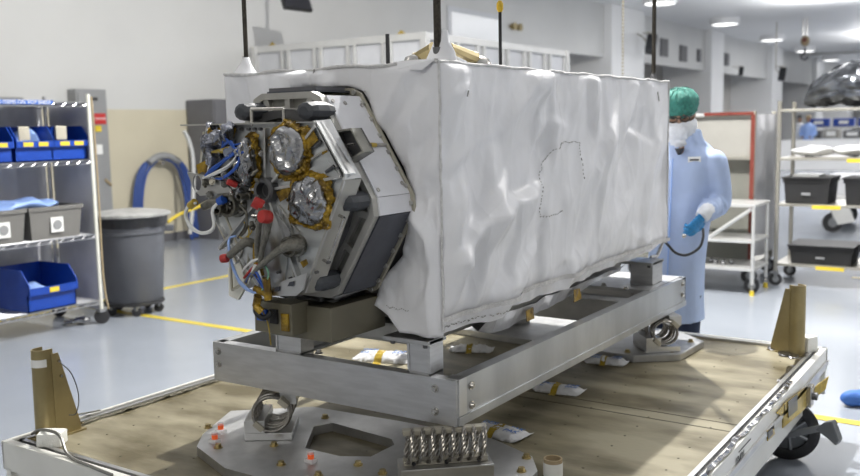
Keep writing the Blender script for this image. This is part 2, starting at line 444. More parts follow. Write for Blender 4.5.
for a, b in ((9.32, 9.84), (9.86, 10.38)):
    d = MB().box(a, b, 9.98, 10.0, .08, 2.02, .004).build('door', 'steel_cab', t)
MB().box(9.80, 9.82, 9.95, 9.98, .95, 1.15).build('handle', 'wire_chrome', t)

# ---- hose coil on wall
t = thing('hose_coil', 'blue hoses looped over a wall hook behind the trash can', 'hose', (8.9, 10.45, .0))
def hp(x, y, o=0): return PY(x, y, 10.45 - o)
pts = [(140, 235), (138, 200), (142, 172), (152, 158), (166, 155), (180, 162), (188, 185), (192, 215), (196, 236)]
for k in range(4):
    MB().tube([hp(x + (k - 1.5) * 2.6 * (1 if x < 160 else -1), y + abs(k - 1.5) * 2.2, (.02 * k)) for x, y in pts], .021, 8, 5).build('hose_loop', 'hose_blue', t, True)
MB().tube([hp(x, y, .08) for x, y in ((149, 163), (157, 157), (168, 156), (179, 162))], .05, 10, 5).build('hose_sleeve', 'panel_grey', t, True)
MB().cyl((hp(163, 163)), hp(163, 163) + V((0, .14, 0)), .03).build('wall_hook', 'steel', t, True)
tag(MB().tube([PY(x, y, 9.85) for x, y in ((184, 131), (189, 141), (193, 160), (193, 200), (190, 234))], .028, 8, 5).build('air_hose', 'cart_white', None, True), 'white hose hanging down in front of the dark grey cabinet', 'hose')
mb = MB()
pc = PZ(188, 235, 0)
mb.sphere(pc + V((.05, .25, .14)), (.28, .2, .15), 24).sphere(pc + V((.3, .1, .11)), (.2, .16, .12), 20)
mb.jitter(.06, 6).build('equipment_bag', 'bag_black', None, remesh=.03)
o = bpy.data.objects['equipment_bag']; tag(o, 'black bag lying on floor under the blue hose coil', 'bag')
tag(MB().tube([PY(x, y, 9.0) for x, y in ((168, 222), (180, 214), (196, 208), (206, 203))], .02, 6).build('yellow_cord', 'label_yellow', None, True), 'yellow cord strung between the black bag and trash can', 'cord')

# ---- wire shelf rack, left
RX0, RX1, RY0, RY1 = 3.0, 4.70, 6.52, 7.12
t = thing('wire_shelf_rack', 'chrome wire shelf rack on casters holding blue bins at left', 'shelf rack', ((RX0 + RX1) / 2, (RY0 + RY1) / 2, 0))
for x in (RX0, RX1):
    for y in (RY0, RY1):
        MB().cyl((x, y, .12), (x, y, 1.92), .017, seg=12).build('post', 'wire_chrome' if y == RY1 else 'post_cream', t, True)
        c = MB().box(x - .035, x + .035, y - .03, y + .03, .10, .125).build('caster', 'caster_grey', t)
        MB().lathe([(.03, -.018), (.062, -.016), (.062, .016), (.03, .018)], (x, y, .062), (.6, 1, 0)).build('wheel', 'rubber_black', c, True)
for z in (1.85, 1.38, .76, .20):
    mb = MB()
    for y in (RY0, RY1):
        mb.box(RX0, RX1, y - .005, y + .005, z - .004, z + .004); mb.box(RX0, RX1, y - .005, y + .005, z - .034, z - .026)
        n = 34
        for k in range(n):
            a = RX0 + (RX1 - RX0) * k / n; b = RX0 + (RX1 - RX0) * (k + 1) / n; zz = (z - .03, z) if k % 2 else (z, z - .03)
            mb.tube([(a, y, zz[0]), (b, y, zz[1])], .003, 5, 0)
    for k in range(25):
        y = RY0 + (RY1 - RY0) * k / 24; mb.tube([(RX0, y, z), (RX1, y, z)], .003, 5, 0)
    for x in (RX0, (RX0 + RX1) / 2, RX1): mb.box(x - .004, x + .004, RY0, RY1, z - .02, z - .002)
    if z > 1.8: mb.box(RX0, RX1, RY0, RY1, z + .004, z + .008)
    mb.build('wire_shelf', 'wire_chrome', t)
MB().box(3.2, 4.37, RY0 - .016, RY0 - .008, 1.832, 1.866).build('header_label', 'label_blue', t)
text('PLACE ITEMS ON TOP SHELF', .042, frame4((4.08, RY0 - .018, 1.848), (1, 0, 0), (0, 0, 1)), 'label_white', t)
mb = MB(); n = 40
a = [V((RX0 + (RX1 - RX0) * k / n, RY1 + .03 + .012 * math.sin(k * 1.3) + .01 * math.sin(k * .5), 1.84)) for k in range(n + 1)]
mb.strip(a, [p + V((.01 * math.sin(i), .01 * math.sin(i * .7), -1.72)) for i, p in enumerate(a)]); mb.build('back_curtain', 'sheet_plastic', t, True)
mb = MB(); mb.strip([V((RX1 + .03, y, 1.86)) for y in (RY0 + .02, RY0 + .2, RY1)], [V((RX1 + .045, y, .1)) for y in (RY0 + .05, RY0 + .25, RY1)]); mb.build('side_curtain', 'sheet_plastic', t, True)
MB().tube([(RX1 + .02, RY0 - .02, 1.9), (RX1 + .03, RY0 - .02, 1.2), (RX1 + .025, RY0 - .02, .4), (RX1 + .05, RY0 - .03, .12)], .008, 6).build('binding_strap', 'cardboard', t, True)

def hopper_bin(name, label, loc, w, d, h, group, key='blue_bin', labels=2):
    t = thing(name, label, 'bin', loc, 0, group)
    x0, y0, z0 = loc[0] - w / 2, loc[1], loc[2]
    x1, y1 = x0 + w, y0 + d
    th = .008
    mb = MB()
    mb.box(x0 + .01, x1 - .01, y0 + .03, y1, z0, z0 + th)
    mb.box(x0, x1, y1 - th, y1, z0, z0 + h)                                # back
    for x in (x0, x1 - th):                                                # hopper sides
        mb.prism([(x, y1, z0), (x, y0 + .03, z0), (x, y0 + .03, z0 + h * .42), (x, y0, z0 + h * .42), (x, y0, z0 + h * .66), (x, y0 + d * .2, z0 + h), (x, y1, z0 + h)], (th, 0, 0))
    mb.box(x0, x1, y0 + .03, y0 + .03 + th, z0, z0 + h * .42)              # lower front
    mb.box(x0, x1, y0 - .004, y0 + .01, z0 + h * .40, z0 + h * .58)        # label lip
    mb.box(x0, x1, y0, y0 + .035, z0 + h * .40, z0 + h * .42)
    mb.build('bin_body', key, t)
    for k in range(labels):
        cx = x0 + w * (k + .5 + (.1 if k == 0 and labels > 1 else -.1 if labels > 1 else 0)) / labels
        MB().box(cx - .042, cx + .042, y0 - .008, y0 - .003, z0 + h * .43, z0 + h * .55).build('front_label', 'label_yellow', t)
    return t
zb = 1.388
bw = .325
for i, (cx, lb) in enumerate(((3.87, 'blue hopper bin cut by the left edge on upper shelf'), (4.215, 'middle blue hopper bin on upper shelf beside a paper pack'), (4.535, 'blue hopper bin at the right end of the upper shelf'))):
    hopper_bin('hopper_bin', lb, (cx, 6.54, zb), bw, .42, .275, 'blue hopper bins on the upper shelf')
    if i:
        mb = MB().box(cx - .13, cx - .035, 6.545, 6.57, zb + .165, zb + .275, .01, None).jitter(.008, 30)
        tag(mb.build('paper_pack', 'bar_cream', None, False), ['', 'cream paper pack leaning in the middle blue bin', 'cream paper pack leaning in the right-end blue bin'][i], 'pack', 'paper packs in the blue bins')
mb = MB().sphere((4.25, 6.75, zb + .16), (.10, .12, .09), 16).jitter(.05, 12)
tag(mb.build('blue_wrap', 'lightblue_cable', None, True), 'crumpled light blue wrap inside the middle blue bin', 'wrap')
t = hopper_bin('hopper_bin', 'large blue hopper bin alone on the bottom shelf', (4.26, 6.5, .205), .43, .5, .33, None, labels=1)
mb = MB().sphere((4.2, 6.75, .3), (.13, .15, .10), 18).jitter(.06, 10)
tag(mb.build('clear_wrap', 'lightblue_cable', None, True), 'crumpled pale blue wrap inside the bottom shelf bin', 'wrap')
def tote(cx, w, label):
    t = thing('grey_tote', label, 'tote', (cx, 6.54, .765), 0, 'grey totes on the middle shelf')
    x0, x1, y0, y1, z0, h = cx - w / 2, cx + w / 2, 6.54, 7.0, .765, .26
    r = lambda e, z: [V((x0 + e, y0 + e, z)), V((x1 - e, y0 + e, z)), V((x1 - e, y1 - e, z)), V((x0 + e, y1 - e, z))]
    MB().loft([r(.03, z0), r(.012, z0 + h - .03), r(0, z0 + h - .03), r(0, z0 + h), r(.02, z0 + h), r(.05, z0 + .02)]).build('tote_body', 'grey_tote', t)
    l = MB().box(cx - .055, cx + .055, y0 + .006, y0 + .016, z0 + .05, z0 + .17).build('front_label', 'label_white', t)
    MB().lathe([(.028, 0), (.038, 0), (.038, .003), (.028, .003)], (cx, y0 + .003, z0 + .11), (0, -1, 0)).build('emblem', 'panel_grey', l)
    return t
tote(3.9, .40, 'grey tote cut by the left edge on the middle shelf'); tote(4.36, .49, 'grey tote with white label on the middle shelf')
mb = MB()
mb.sphere((4.05, 6.78, 1.03), (.46, .22, .055), 28).jitter(.05, 9).jitter(.02, 30)
tag(mb.build('blue_film', 'lightblue_cable', None, True), 'crumpled pale blue plastic film lying on the grey totes', 'film')
mb = MB().tube([(4.55 + .06 * math.cos(k), 6.66 + .08 * math.sin(k * .8), .02 + .004 * k) for k in range(9)], .018, 8)
# scrap under rack
tag(mb.jitter(.01, 30).build('foil_scrap', 'foil', None, True), 'crumpled shiny foil scrap on floor under the shelf rack', 'foil')

# ---- trash can
tc = (5.15, 6.66)
t = thing('trash_can', 'large round grey trash can with lid on rolling base', 'trash can', (*tc, 0))
MB().lathe([(.215, .11), (.225, .12), (.262, .70), (.275, .705), (.275, .72), (.268, .72), (.275, .82), (.29, .84), (.29, .86)], (*tc, 0), seg=40).build('can_body', 'trash_grey', t, True)
MB().lathe([(.281, .76), (.289, .80), (.296, .845), (.28, .85)], (*tc, 0), seg=40, caps=False).jitter(.012, 22).build('bag_liner', 'bag_black', t, True)
MB().lathe([(.31, .845), (.318, .85), (.318, .868), (.30, .878), (.14, .90), (.01, .90)], (*tc, 0), seg=40).build('lid', 'lid_grey', t, True)
for a in (0, math.pi):
    MB().box(.27, .335, -.05, .05, .70, .75, .01, Matrix.Translation((*tc, 0)) @ rotz(a - .75)).build('side_handle', 'trash_grey', t)
b = MB().lathe([(.20, .085), (.235, .09), (.235, .115), (.20, .12)], (*tc, 0), seg=30).build('rolling_base', 'rubber_black', t, True)
for k in range(5):
    a = k * 1.2566 + .35; x, y = tc[0] + .19 * math.cos(a), tc[1] + .19 * math.sin(a)
    c = MB().box(x - .02, x + .02, y - .02, y + .02, .05, .095).build('caster', 'caster_grey', t)
    MB().lathe([(.015, -.014), (.038, -.013), (.038, .013), (.015, .014)], (x, y, .038), (1, .8, 0)).build('wheel', 'rubber_black', c, True)
t.matrix_basis = t.matrix_basis @ Matrix.Diagonal((1.11, 1.11, 1.03, 1))
# ================================================================ DOLLY
DX0, DX1, DY0, DY1, DZ = 1.835, 4.835, .833, 3.206, .44
KD = 1.0555
t = thing('transport_dolly', 'wide flat transport dolly with olive deck and white metal rim', 'dolly', ((DX0 + DX1) / 2, (DY0 + DY1) / 2, 0))
dk = MB().box(DX0 + .05, DX1 - .05, DY0 + .05, DY1 - .05, DZ - .03, DZ).build('deck', 'deck', t)
mb = MB()
for x in (3.44, 3.35):
    mb.box(x - .003, x + .003, DY0 + .05, DY1 - .05, DZ, DZ + .0015)
mb.build('deck_joint', 'deck_seam', dk)
mb = MB()
for i in range(22):
    for j in range(9):
        x = DX0 + .15 + i * .125; y = DY0 + .15 + j * .245
        mb.cyl((x, y, DZ), (x, y, DZ + .0012), .0045, seg=6)
mb.build('deck_hole', 'deck_seam', dk)['kind'] = 'stuff'
def rail(x0, x1, y0, y1, inner):   # rim extrusion: white top rail, dark groove, inner lip
    horiz = (x1 - x0) > (y1 - y0)
    MB().box(x0, x1, y0, y1, DZ - .10, DZ + .012, .006).build('rim_rail', 'dolly_white', t)
rail(DX0, DX1, DY0, DY0 + .032, 1); rail(DX0, DX1, DY1 - .016, DY1, -1); rail(DX0, DX0 + .032, DY0, DY1, 1); rail(DX1 - .032, DX1, DY0, DY1, -1)
def grooves(side):
    for a, b, key, nm, z in ((.032, .046, 'black', 'rubber_gap', .004), (.046, .064, 'alu_light', 'edge_lip', .012)):
        mb = MB()
        if side == 'r': mb.box(DX0 + a, DX1 - a, DY0 + a, DY0 + b, DZ - .02, DZ + z)
        if side == 'l': mb.box(DX0 + a, DX1 - a, DY1 - b, DY1 - a, DZ - .02, DZ + z)
        if side == 'f': mb.box(DX0 + a, DX0 + b, DY0 + a, DY1 - a, DZ - .02, DZ + z)
        if side == 'b': mb.box(DX1 - b, DX1 - a, DY0 + a, DY1 - a, DZ - .02, DZ + z)
        mb.build(nm, key, t)
for s_ in 'rlfb': grooves(s_)
# side skirts
MB().box(DX0, DX1, DY0 + .02, DY0 + .05, DZ - .22, DZ - .09, .004).build('side_skirt', 'dolly_white', t)
MB().box(DX0, DX1, DY0 - .008, DY0 + .004, DZ - .075, DZ - .05, .004).build('side_ledge', 'alu_light', t)
MB().box(DX0, DX1, DY1 - .05, DY1 - .02, DZ - .22, DZ - .09).build('side_skirt', 'dolly_white', t)
MB().box(DX0 + .02, DX0 + .05, DY0, DY1, DZ - .22, DZ - .09).build('side_skirt', 'dolly_white', t)
MB().box(DX1 - .05, DX1 - .02, DY0, DY1, DZ - .22, DZ - .09).build('side_skirt', 'dolly_white', t)
# crumpled foil tape along right rim and left rim
def foiltape(x0, x1, y, wdt, seed, z=DZ + .016):
    a = []; b = []; n = int((x1 - x0) / .02)
    for i in range(n + 1):
        x = x0 + (x1 - x0) * i / n
        k = noise.noise(V((x * 7, seed, 0))); k2 = noise.noise(V((x * 19, seed, 3)))
        a.append(V((x, y + k * .018 - wdt / 2, z + abs(k2) * .02))); b.append(V((x, y + k * .02 + wdt / 2 * (1 + k2), z + abs(k) * .016)))
    return MB().strip(a, b)
foiltape(2.5, 4.1, DY0 + .014, .018, 3).build('foil_tape', 'foil', t)
foiltape(4.1, 4.75, DY0 + .07, .02, 8, DZ + .008).build('foil_tape', 'foil', t)
foiltape(1.95, 3.9, DY1 - .07, .04, 13, DZ + .003).build('foil_tape', 'deck_seam', t)
mb = MB()
for (x, y, r) in ((4.74, 1.06, .08), (4.64, .99, .07), (4.60, .95, .05)):
    mb.sphere((x, y, DZ + .006), (r * .9, r * .5, .006), 20)
mb.jitter(.008, 25).build('foil_patch', 'foil', t, True)
mb = MB()
for k in range(40):
    y = 1.0 + k * .045
# kapton-taped latch area on the right side
def sidepatch(a, b, c, d, y, name, key, th=.004):
    p = [PY(*q, y) for q in (a, b, c, d)]; return MB().prism(p, (0, -th, 0)).build(name, key, t)
sidepatch((783, 404), (806, 386), (805, 408), (782, 428), DY0 - .004, 'kapton_tape', 'kapton_flat')
sidepatch((788, 401), (797, 394), (797, 410), (788, 418), DY0 - .010, 'data_plate', 'gunmetal', .002)
sidepatch((776, 413), (784, 404), (784, 412), (781, 416), DY0 - .004, 'kapton_tape', 'kapton_flat')
sidepatch((766, 431), (773, 425), (774, 434), (767, 441), DY0 - .004, 'kapton_tape', 'kapton_flat')
sidepatch((767.5, 432), (772, 428), (772.5, 434), (768, 439), DY0 - .009, 'data_plate', 'gunmetal', .002)
mb = MB(); q = PY(816, 388, DY0 - .03)
mb.prism([q + V((-.045, .01, -.05)), q + V((.05, -.03, -.015)), q + V((.07, -.04, .045)), q + V((-.03, 0, .015))], (0, -.003, 0)); mb.build('kapton_flag', 'kapton_flat', t)
q = PY(806, 395, DY0)
l = MB().box(q.x - .03, q.x + .03, DY0 - .03, DY0, q.z - .05, q.z + .05, .005).build('latch', 'steel', t)
MB().cyl((q.x, DY0 - .05, q.z), (q.x, DY0 - .03, q.z), .018).build('latch_knob', 'gunmetal', l, True)
text('10401', .05, frame4(PY(740, 459, DY0 - .0015), (1, 0, 0), (0, 0, 1)), 'ink_black', t)
mb = MB(); a = PY(742, 449, DY0 - .001)
mb.box(a.x - .04, a.x + .12, DY0 - .002, DY0, a.z, a.z + .003); mb.build('marker_line', 'ink_black', t)
# wheels
def dolly_wheel(x, y, ang):
    m = Matrix.Translation((x, y, 0)) @ rotz(ang); A = lambda *p: m @ V(p); ax = m.to_3x3() @ V((1, 0, 0)); R_ = .138
    wq = MB().lathe([(.088, -.026), (.118, -.030), (.138, -.020), (.138, .020), (.118, .030), (.088, .026), (.088, -.026)], A(0, 0, R_), ax, 44, caps=False).build('wheel', 'rubber_black', t, True)
    MB().lathe([(.012, -.014), (.092, -.010), (.092, .010), (.012, .014)], A(0, 0, R_), ax, 32).build('wheel_disc', 'wheel_hub', wq, True)
    for k in range(6):
        a = k * math.pi / 3 + .4; c, s_ = math.cos(a), math.sin(a)
        MB().tube([A(-.018, .02 * c, R_ + .02 * s_), A(-.018, .088 * c, R_ + .088 * s_)], .008, 6, 0).build('spoke', 'caster_grey', wq, True)
    MB().cyl(A(-.045, 0, R_), A(.045, 0, R_), .022, bev=.003).build('axle', 'caster_grey', wq, True)
    f = MB()
    for q in (-.044, .044): f.box(q - .004, q + .004, -.028, .028, R_ - .02, R_ + .17, 0, m)
    f.box(-.055, .055, -.05, .05, R_ + .15, DZ - .02, .004, m); f.build('caster_fork', 'caster_grey', t)
dolly_wheel(4.385, .915, .3)
dolly_wheel(4.55, 3.0, .3); dolly_wheel(2.12, .98, .2); dolly_wheel(2.12, 3.03, .2)
WX = 4.30
mb = MB(); mb.prism([PX(788, 437, WX), PX(790, 431, WX), PX(822, 424, WX), PX(838, 424, WX), PX(838, 431, WX), PX(820, 431, WX)], (-.02, 0, 0), .002)
mb.build('brake_arm', 'caster_grey', t)
MB().prism([PX(820, 427, WX), PX(828, 420, WX), PX(836, 419, WX), PX(843, 438, WX), PX(840, 443, WX), PX(832, 436, WX)], (-.05, .01, 0), .003).build('brake_pedal', 'wheel_hub', t)

# tie-down brackets bolted at two corners
def tower(cx, cy, sx, label):
    """channel post with triangular gusset; sx = +1 gusset runs to +y / -1 to -y, second along x"""
    r = MB(); z0, z1 = DZ + .004, DZ + .32
    g = thing
    return None
def make_tower(base, ang, name='tie_down_bracket'):
    m = Matrix.Translation(V(base)) @ rotz(ang)
    b = MB()
    # half round channel
    n = 14; pr = []
    for s_, rr in ((1, .034), (-1, .028)):
        seq = range(n + 1) if s_ == 1 else range(n, -1, -1)
        for i in seq:
            a = math.pi * (i / n) + math.pi / 2
            if s_ == 1 and i == 0: pr.append((.03, rr))
            if s_ == -1 and i == n: pr.append((.03, -rr)) if False else None
            pr.append((math.cos(a) * rr, math.sin(a) * rr))
            if s_ == 1 and i == n: pr.append((.03, -rr)); pr.append((.03, -rr + .006))
            if s_ == -1 and i == 0: pr.append((.03, rr))
    b.loft([[V((x * 1.1, y * 1.1, 0)) for x, y in pr], [V((x * .98, y * .98, .35)) for x, y in pr]])
    b.bm.transform(m)
    br = b.build(name, 'olive_metal', t, True)
    gq = MB()
    gq.prism([V((.02, -.038, 0)), V((.13, -.038, 0)), V((.13, -.038, .03)), V((.05, -.038, .33)), V((.02, -.038, .33))], (0, .005, 0))
    gq.prism([V((.02, .033, 0)), V((.13, .033, 0)), V((.13, .033, .03)), V((.05, .033, .33)), V((.02, .033, .33))], (0, .005, 0))
    gq.box(-.045, .145, -.05, .05, 0, .006)
    gq.bm.transform(m); gq.build('gusset', 'olive_metal', br)
    bb = MB()
    for p in ((.045, -.044, .30), (.05, -.044, .24), (.13, -.044, .03), (.05, -.044, .02)):
        MB().cyl(m @ V(p), m @ V((p[0], p[1] - .008, p[2])), .006, seg=8).build('bolt', 'steel', br)
    MB().tube([m @ V(p) for p in ((.05, -.05, .29), (.09, -.055, .24), (.115, -.055, .15), (.10, -.055, .08), (.07, -.05, .08))], .0022, 6).build('lanyard', 'gunmetal', br, True)
    return m, br
m1, b1 = make_tower((1.962, 3.112, DZ), math.radians(2))
q = MB(); q.loft([[V((math.cos(a) * rr, math.sin(a) * rr, z)) for a in [math.pi / 2 + math.pi * i / 14 for i in range(15)]] for rr, z in ((.0358, .285), (.0354, .315))], caps=False, closed=False)
q.bm.transform(m1); q.build('paper_label', 'label_white', b1, True)
m2, b2 = make_tower((4.665, .945, DZ), math.radians(62))

# foam blocks (lie on the deck)
def foam(x, y, rz, s, label):
    mb = MB().box(-s[0], s[0], -s[1], s[1], 0, s[2], .006); mb.bm.transform(Matrix.Translation((x, y, DZ + .007)) @ rotz(rz)); mb.jitter(.006, 18)
    tag(mb.build('foam_block', 'foam', None, True), label, 'foam block', 'white foam blocks by the brackets')
c = PZ(52, 446, DZ); foam(c.x + .0, c.y, .6, (.035, .045, .05), 'white foam block at the foot of left olive bracket')
c = PZ(805, 352, DZ); foam(c.x + .01, c.y + .005, -.5, (.035, .05, .075), 'white foam block at the foot of right olive bracket')
mb = MB().tube([PZ(x, y, DZ + .02) + V((0, 0, dz)) for x, y, dz in ((32, 434, 0), (42, 440, .04), (60, 448, .05), (68, 455, 0), (90, 466, 0), (112, 475, 0))], .006, 6)
tag(mb.build('foil_strap', 'alu_dark', None, True), 'dull silver strap draped over the left white foam block', 'strap')
tag(MB().tube([PZ(x, y, DZ + .02) for x, y in ((66, 432), (75, 416), (92, 412), (100, 410), (82, 414))], .0035, 6).build('cable_tie', 'alu_dark', None, True), 'thin grey cable lying on deck edge beside left bracket', 'cable')

# ================================================================ BASE PLATES + ISOLATORS
PT = .475
def plate(name, label, outer, hole=None):
    mb = MB(); outer = [(a * KD, b * KD) for a, b in outer]; hole = [[(a * KD, b * KD) for a, b in h] for h in hole] if hole else None
    if hole:
        # polygon with a hole via triangle fill
        t_ = bmesh.new(); es = []
        for poly in [outer] + hole:
            vs = [t_.verts.new((p[0], p[1], PT)) for p in poly]
            es += [t_.edges.new((vs[i], vs[(i + 1) % len(vs)])) for i in range(len(vs))]
        bmesh.ops.triangle_fill(t_, edges=es, use_beauty=True)
        r = bmesh.ops.extrude_face_region(t_, geom=t_.faces[:])
        for e in r['geom']:
            if isinstance(e, bmesh.types.BMVert): e.co.z = DZ + .001
        mb.merge(t_)
    else: mb.prism([(p[0], p[1], DZ + .001) for p in outer], (0, 0, PT - DZ - .001), .003)
    xs = [p[0] for p in outer]; ys = [p[1] for p in outer]
    th = thing(name, label, 'base plate', (sum(xs) / len(xs), sum(ys) / len(ys), DZ + .001), 0, 'bolted aluminium base plates on deck')
    mb.build('plate', 'alu_plate', th); return th
def bolt(mb, x, y, z=PT, r=.011):
    mb.cyl((x, y, z), (x, y, z + .003), r * 1.5, seg=14); mb.cyl((x, y, z + .003), (x, y, z + .014), r, seg=6)
near = plate('isolator_base_plate', 'large aluminium base plate with cutouts under the front beam of the frame',
    [(2.02, 2.33), (2.12, 2.41), (2.36, 2.52), (2.56, 2.28), (2.59, 1.9), (2.60, 1.5), (2.52, 1.31), (2.42, 1.24), (2.30, 1.22), (2.08, 1.45), (1.93, 1.7), (1.93, 2.1)],
    [[(2.20, 2.0), (2.38, 2.12), (2.45, 2.09), (2.42, 1.80), (2.38, 1.76), (2.25, 1.76), (2.20, 1.85)]])
for x, y in ((2.178, 2.446), (2.05, 2.258), (2.162, 2.107), (2.044, 1.964), (2.48, 2.15), (2.17, 1.75), (2.035, 1.80), (2.153, 1.64), (2.50, 1.32), (2.39, 1.28), (2.5, 1.75)):
    mb = MB(); bolt(mb, x * KD, y * KD); mb.build('bolt', 'brass_bolt', near)
rear = plate('isolator_base_plate', 'aluminium base plate under the far end of frame near the man', [(4.34, 1.31), (4.03, 1.325), (3.90, 1.50), (3.905, 1.74), (4.0, 2.6), (4.45, 2.7), (4.50, 1.50)])
for x, y in ((4.29, 1.36), (4.06, 1.38), (3.95, 1.55), (3.96, 1.7), (4.42, 1.5)):
    mb = MB(); bolt(mb, x * KD, y * KD); mb.build('bolt', 'brass_bolt', rear)

def isolator(cx, cy, ang, label, L=.27, nl=8, zt=.648):
    m = Matrix.Translation((cx, cy, 0)) @ rotz(ang)
    g = thing('wire_rope_isolator', label, 'vibration isolator', (cx, cy, PT), ang, 'wire rope isolators under the frame corners')
    A = lambda x, y, z: m @ V((x, y, z))
    zb = .535
    b = MB().box(-L / 2 - .014, L / 2 + .014, -.05, .06, PT + .001, zb, .004); b.bm.transform(m); b.build('mount_block', 'alu_light', g)
    b = MB().box(-L / 2, L / 2, -.020, .020, zb + .001, zb + .016, .002); b.bm.transform(m); lo = b.build('lower_bar', 'bar_cream', g)
    b = MB().box(-L / 2, L / 2, -.012, .020, zt - .016, zt, .002); b.bm.transform(m); b.build('upper_bar', 'bar_cream', g)
    for x in (-L / 2 + .03, 0, L / 2 - .03):
        MB().cyl(A(x, -.024, zb + .008), A(x, -.018, zb + .008), .007, seg=10).build('bar_screw', 'black', g)
    cz = (zb + zt) / 2 + .002; rz = (zt - zb) / 2 - .006; ry = .050
    for s_ in range(nl):
        x = -L / 2 + .02 + (L - .04) * s_ / (nl - 1)
        # one rope loop, made of three twisted strands
        for k in range(3):
            pts = []
            for i in range(37):
                a = 2 * math.pi * i / 36; tw = a * 5 + k * 2.094
                R_ = 1; px_ = x + .010 * math.sin(a)
                oy, oz = math.cos(a), math.sin(a)
                pts.append(A(px_ + .0046 * math.cos(tw), oy * (ry + .0046 * math.sin(tw)), cz + oz * (rz + .0042 * math.sin(tw))))
            if k == 0: mb = MB()
            mb.tube(pts, .0042, 6, 0, caps=False)
        mb.build('rope_loop', 'rope_steel', g, True)
    return g
isolator(2.335, 1.525, math.radians(-48), 'wire rope isolator under near corner of the frame')
# the one at the left end shows its coil end-on
def coil(cx, cy, ang, label, R_=.060, zt=.648):
    m = Matrix.Translation((cx, cy, 0)) @ rotz(ang)
    g = thing('wire_rope_isolator', label, 'vibration isolator', (cx, cy, PT), ang, 'wire rope isolators under the frame corners')
    A = lambda x, y, z: m @ V((x, y, z))
    MB().box(-.10, .10, -.075, .10, PT + .001, PT + .028, .003, m).build('mount_block', 'alu_light', g)
    MB().box(-.10, .10, .025, .10, PT + .028, PT + .075, .003, m).build('side_block', 'alu_light', g)
    cz = .572
    for k in range(10):
        x = -.095 + k * .021; rr = R_ * (1 + .06 * math.sin(k * 1.7))
        pts = [A(x + .011 * math.sin(2 * math.pi * i / 36), math.cos(2 * math.pi * i / 36) * rr * 1.1, cz + math.sin(2 * math.pi * i / 36) * rr) for i in range(37)]
        MB().tube(pts, .0052, 7, 0, caps=False).build('rope_loop', 'rope_steel', g, True)
    for s_ in (1, -1):
        q = Matrix.Translation(A(-.0, s_ * .046, cz - s_ * .042)) @ rotz(ang) @ Matrix.Rotation(s_ * .0 + .75, 4, 'X')
        MB().box(-.112, .112, -.020, .020, -.010, .010, .002, q).build('clamp_bar', 'bar_cream', g)
    MB().box(-.07, .07, -.09, -.03, .600, zt, .002, m).build('top_pad', 'alu_light', g)
    return g
coil(2.40, 2.325, math.radians(35), 'wire rope isolator coil under left end of the front beam')
coil(4.33, 1.535, math.radians(40), 'wire rope isolator coil under far right corner of the frame', .055)
isolator(4.45, 2.50, math.radians(-48), 'wire rope isolator under the hidden far left frame corner')

# shock indicator bottles with orange labels
for i, (px, py, lb) in enumerate(((215, 438, 'small clear indicator with orange label nearest the left coil isolator'), (221, 428, 'small clear indicator with orange label, leftmost behind another on the plate'), (311, 458, 'small clear indicator with orange label at the middle of the plate'))):
    c = PZ(px, py + 5, PT)
    g = thing('shock_indicator', lb, 'indicator', c, 0, 'orange labelled indicators on base plate')
    MB().box(c.x - .014, c.x + .014, c.y - .018, c.y + .018, PT + .001, PT + .016, .003).build('clear_base', 'clear_plastic', g)
    MB().cyl(c + V((0, 0, .014)), c + V((0, 0, .032)), .011, seg=14).build('orange_label', 'orange', g, True)
    MB().cyl(c + V((0, 0, .032)), c + V((0, 0, .040)), .0115, seg=14).build('cap', 'clear_plastic', g, True)
c = PZ(661, 351, PT)
g = thing('shock_indicator', 'small clear indicator with red label by the far isolator', 'indicator', c, 0, 'orange labelled indicators on base plate')
MB().box(c.x - .015, c.x + .015, c.y - .03, c.y + .02, PT + .001, PT + .03, .003).build('clear_base', 'clear_plastic', g)
MB().box(c.x - .020, c.x - .010, c.y - .0, c.y + .024, PT + .004, PT + .034).build('orange_label', 'orange', g)

# ================================================================ SUPPORT FRAME
FX0, FX1, FY0, FY1, FZ0, FZ1 = 2.35, 4.60, 1.49, 2.59, .65, .80
g = thing('support_frame', 'rectangular aluminium channel frame carrying the covered satellite', 'frame', ((FX0 + FX1) / 2, (FY0 + FY1) / 2, FZ0))
def channel(x0, x1, y0, y1, side):
    mb = MB(); th = .010; fl = .045
    if side in 'fb':
        xa = FX0 if side == 'f' else FX1 - th; xi = (xa + th, xa + fl) if side == 'f' else (FX1 - fl, FX1 - th)
        mb.box(xa, xa + th, y0, y1, FZ0, FZ1); mb.box(*xi, y0, y1, FZ1 - th, FZ1 - .0005); mb.box(*xi, y0, y1, FZ0 + .0005, FZ0 + th)
    else:
        ya = FY0 if side == 'r' else FY1 - th; yi = (ya + th, ya + fl) if side == 'r' else (FY1 - fl, FY1 - th)
        mb.box(x0, x1, ya, ya + th, FZ0, FZ1); mb.box(x0, x1, *yi, FZ1 - th, FZ1 - .0005); mb.box(x0, x1, *yi, FZ0 + .0005, FZ0 + th)
        if side == 'r': mb.box(x0, x1, ya - .006, ya + .001, FZ0, FZ0 + .028, .001)
    return mb
channel(0, 0, FY0, FY1, 'f').build('front_beam', 'aluminium', g)
channel(0, 0, FY0, FY1, 'b').build('rear_beam', 'aluminium', g)
channel(FX0 + .01, FX1 - .001, 0, 0, 'r').build('side_beam', 'alu_side', g); channel(FX0 + .01, FX1 - .001, 0, 0, 'l').build('side_beam', 'alu_side', g)
MB().box(3.9, 4.0, FY0 + .03, FY1 - .03, FZ0 + .02, FZ1 - .02).build('cross_beam', 'alu_plate', g)
MB().box(FX0 + .012, FX0 + .06, FY0 - .004, FY0 + .05, FZ0 + .03, FZ1 + .002, .002).build('corner_angle', 'alu_light', g)
MB().box(4.12, FX1 - .02, FY0 + .02, FY1 - .02, FZ1 - .012, FZ1 + .003).build('rear_deck_plate', 'alu_plate', g)
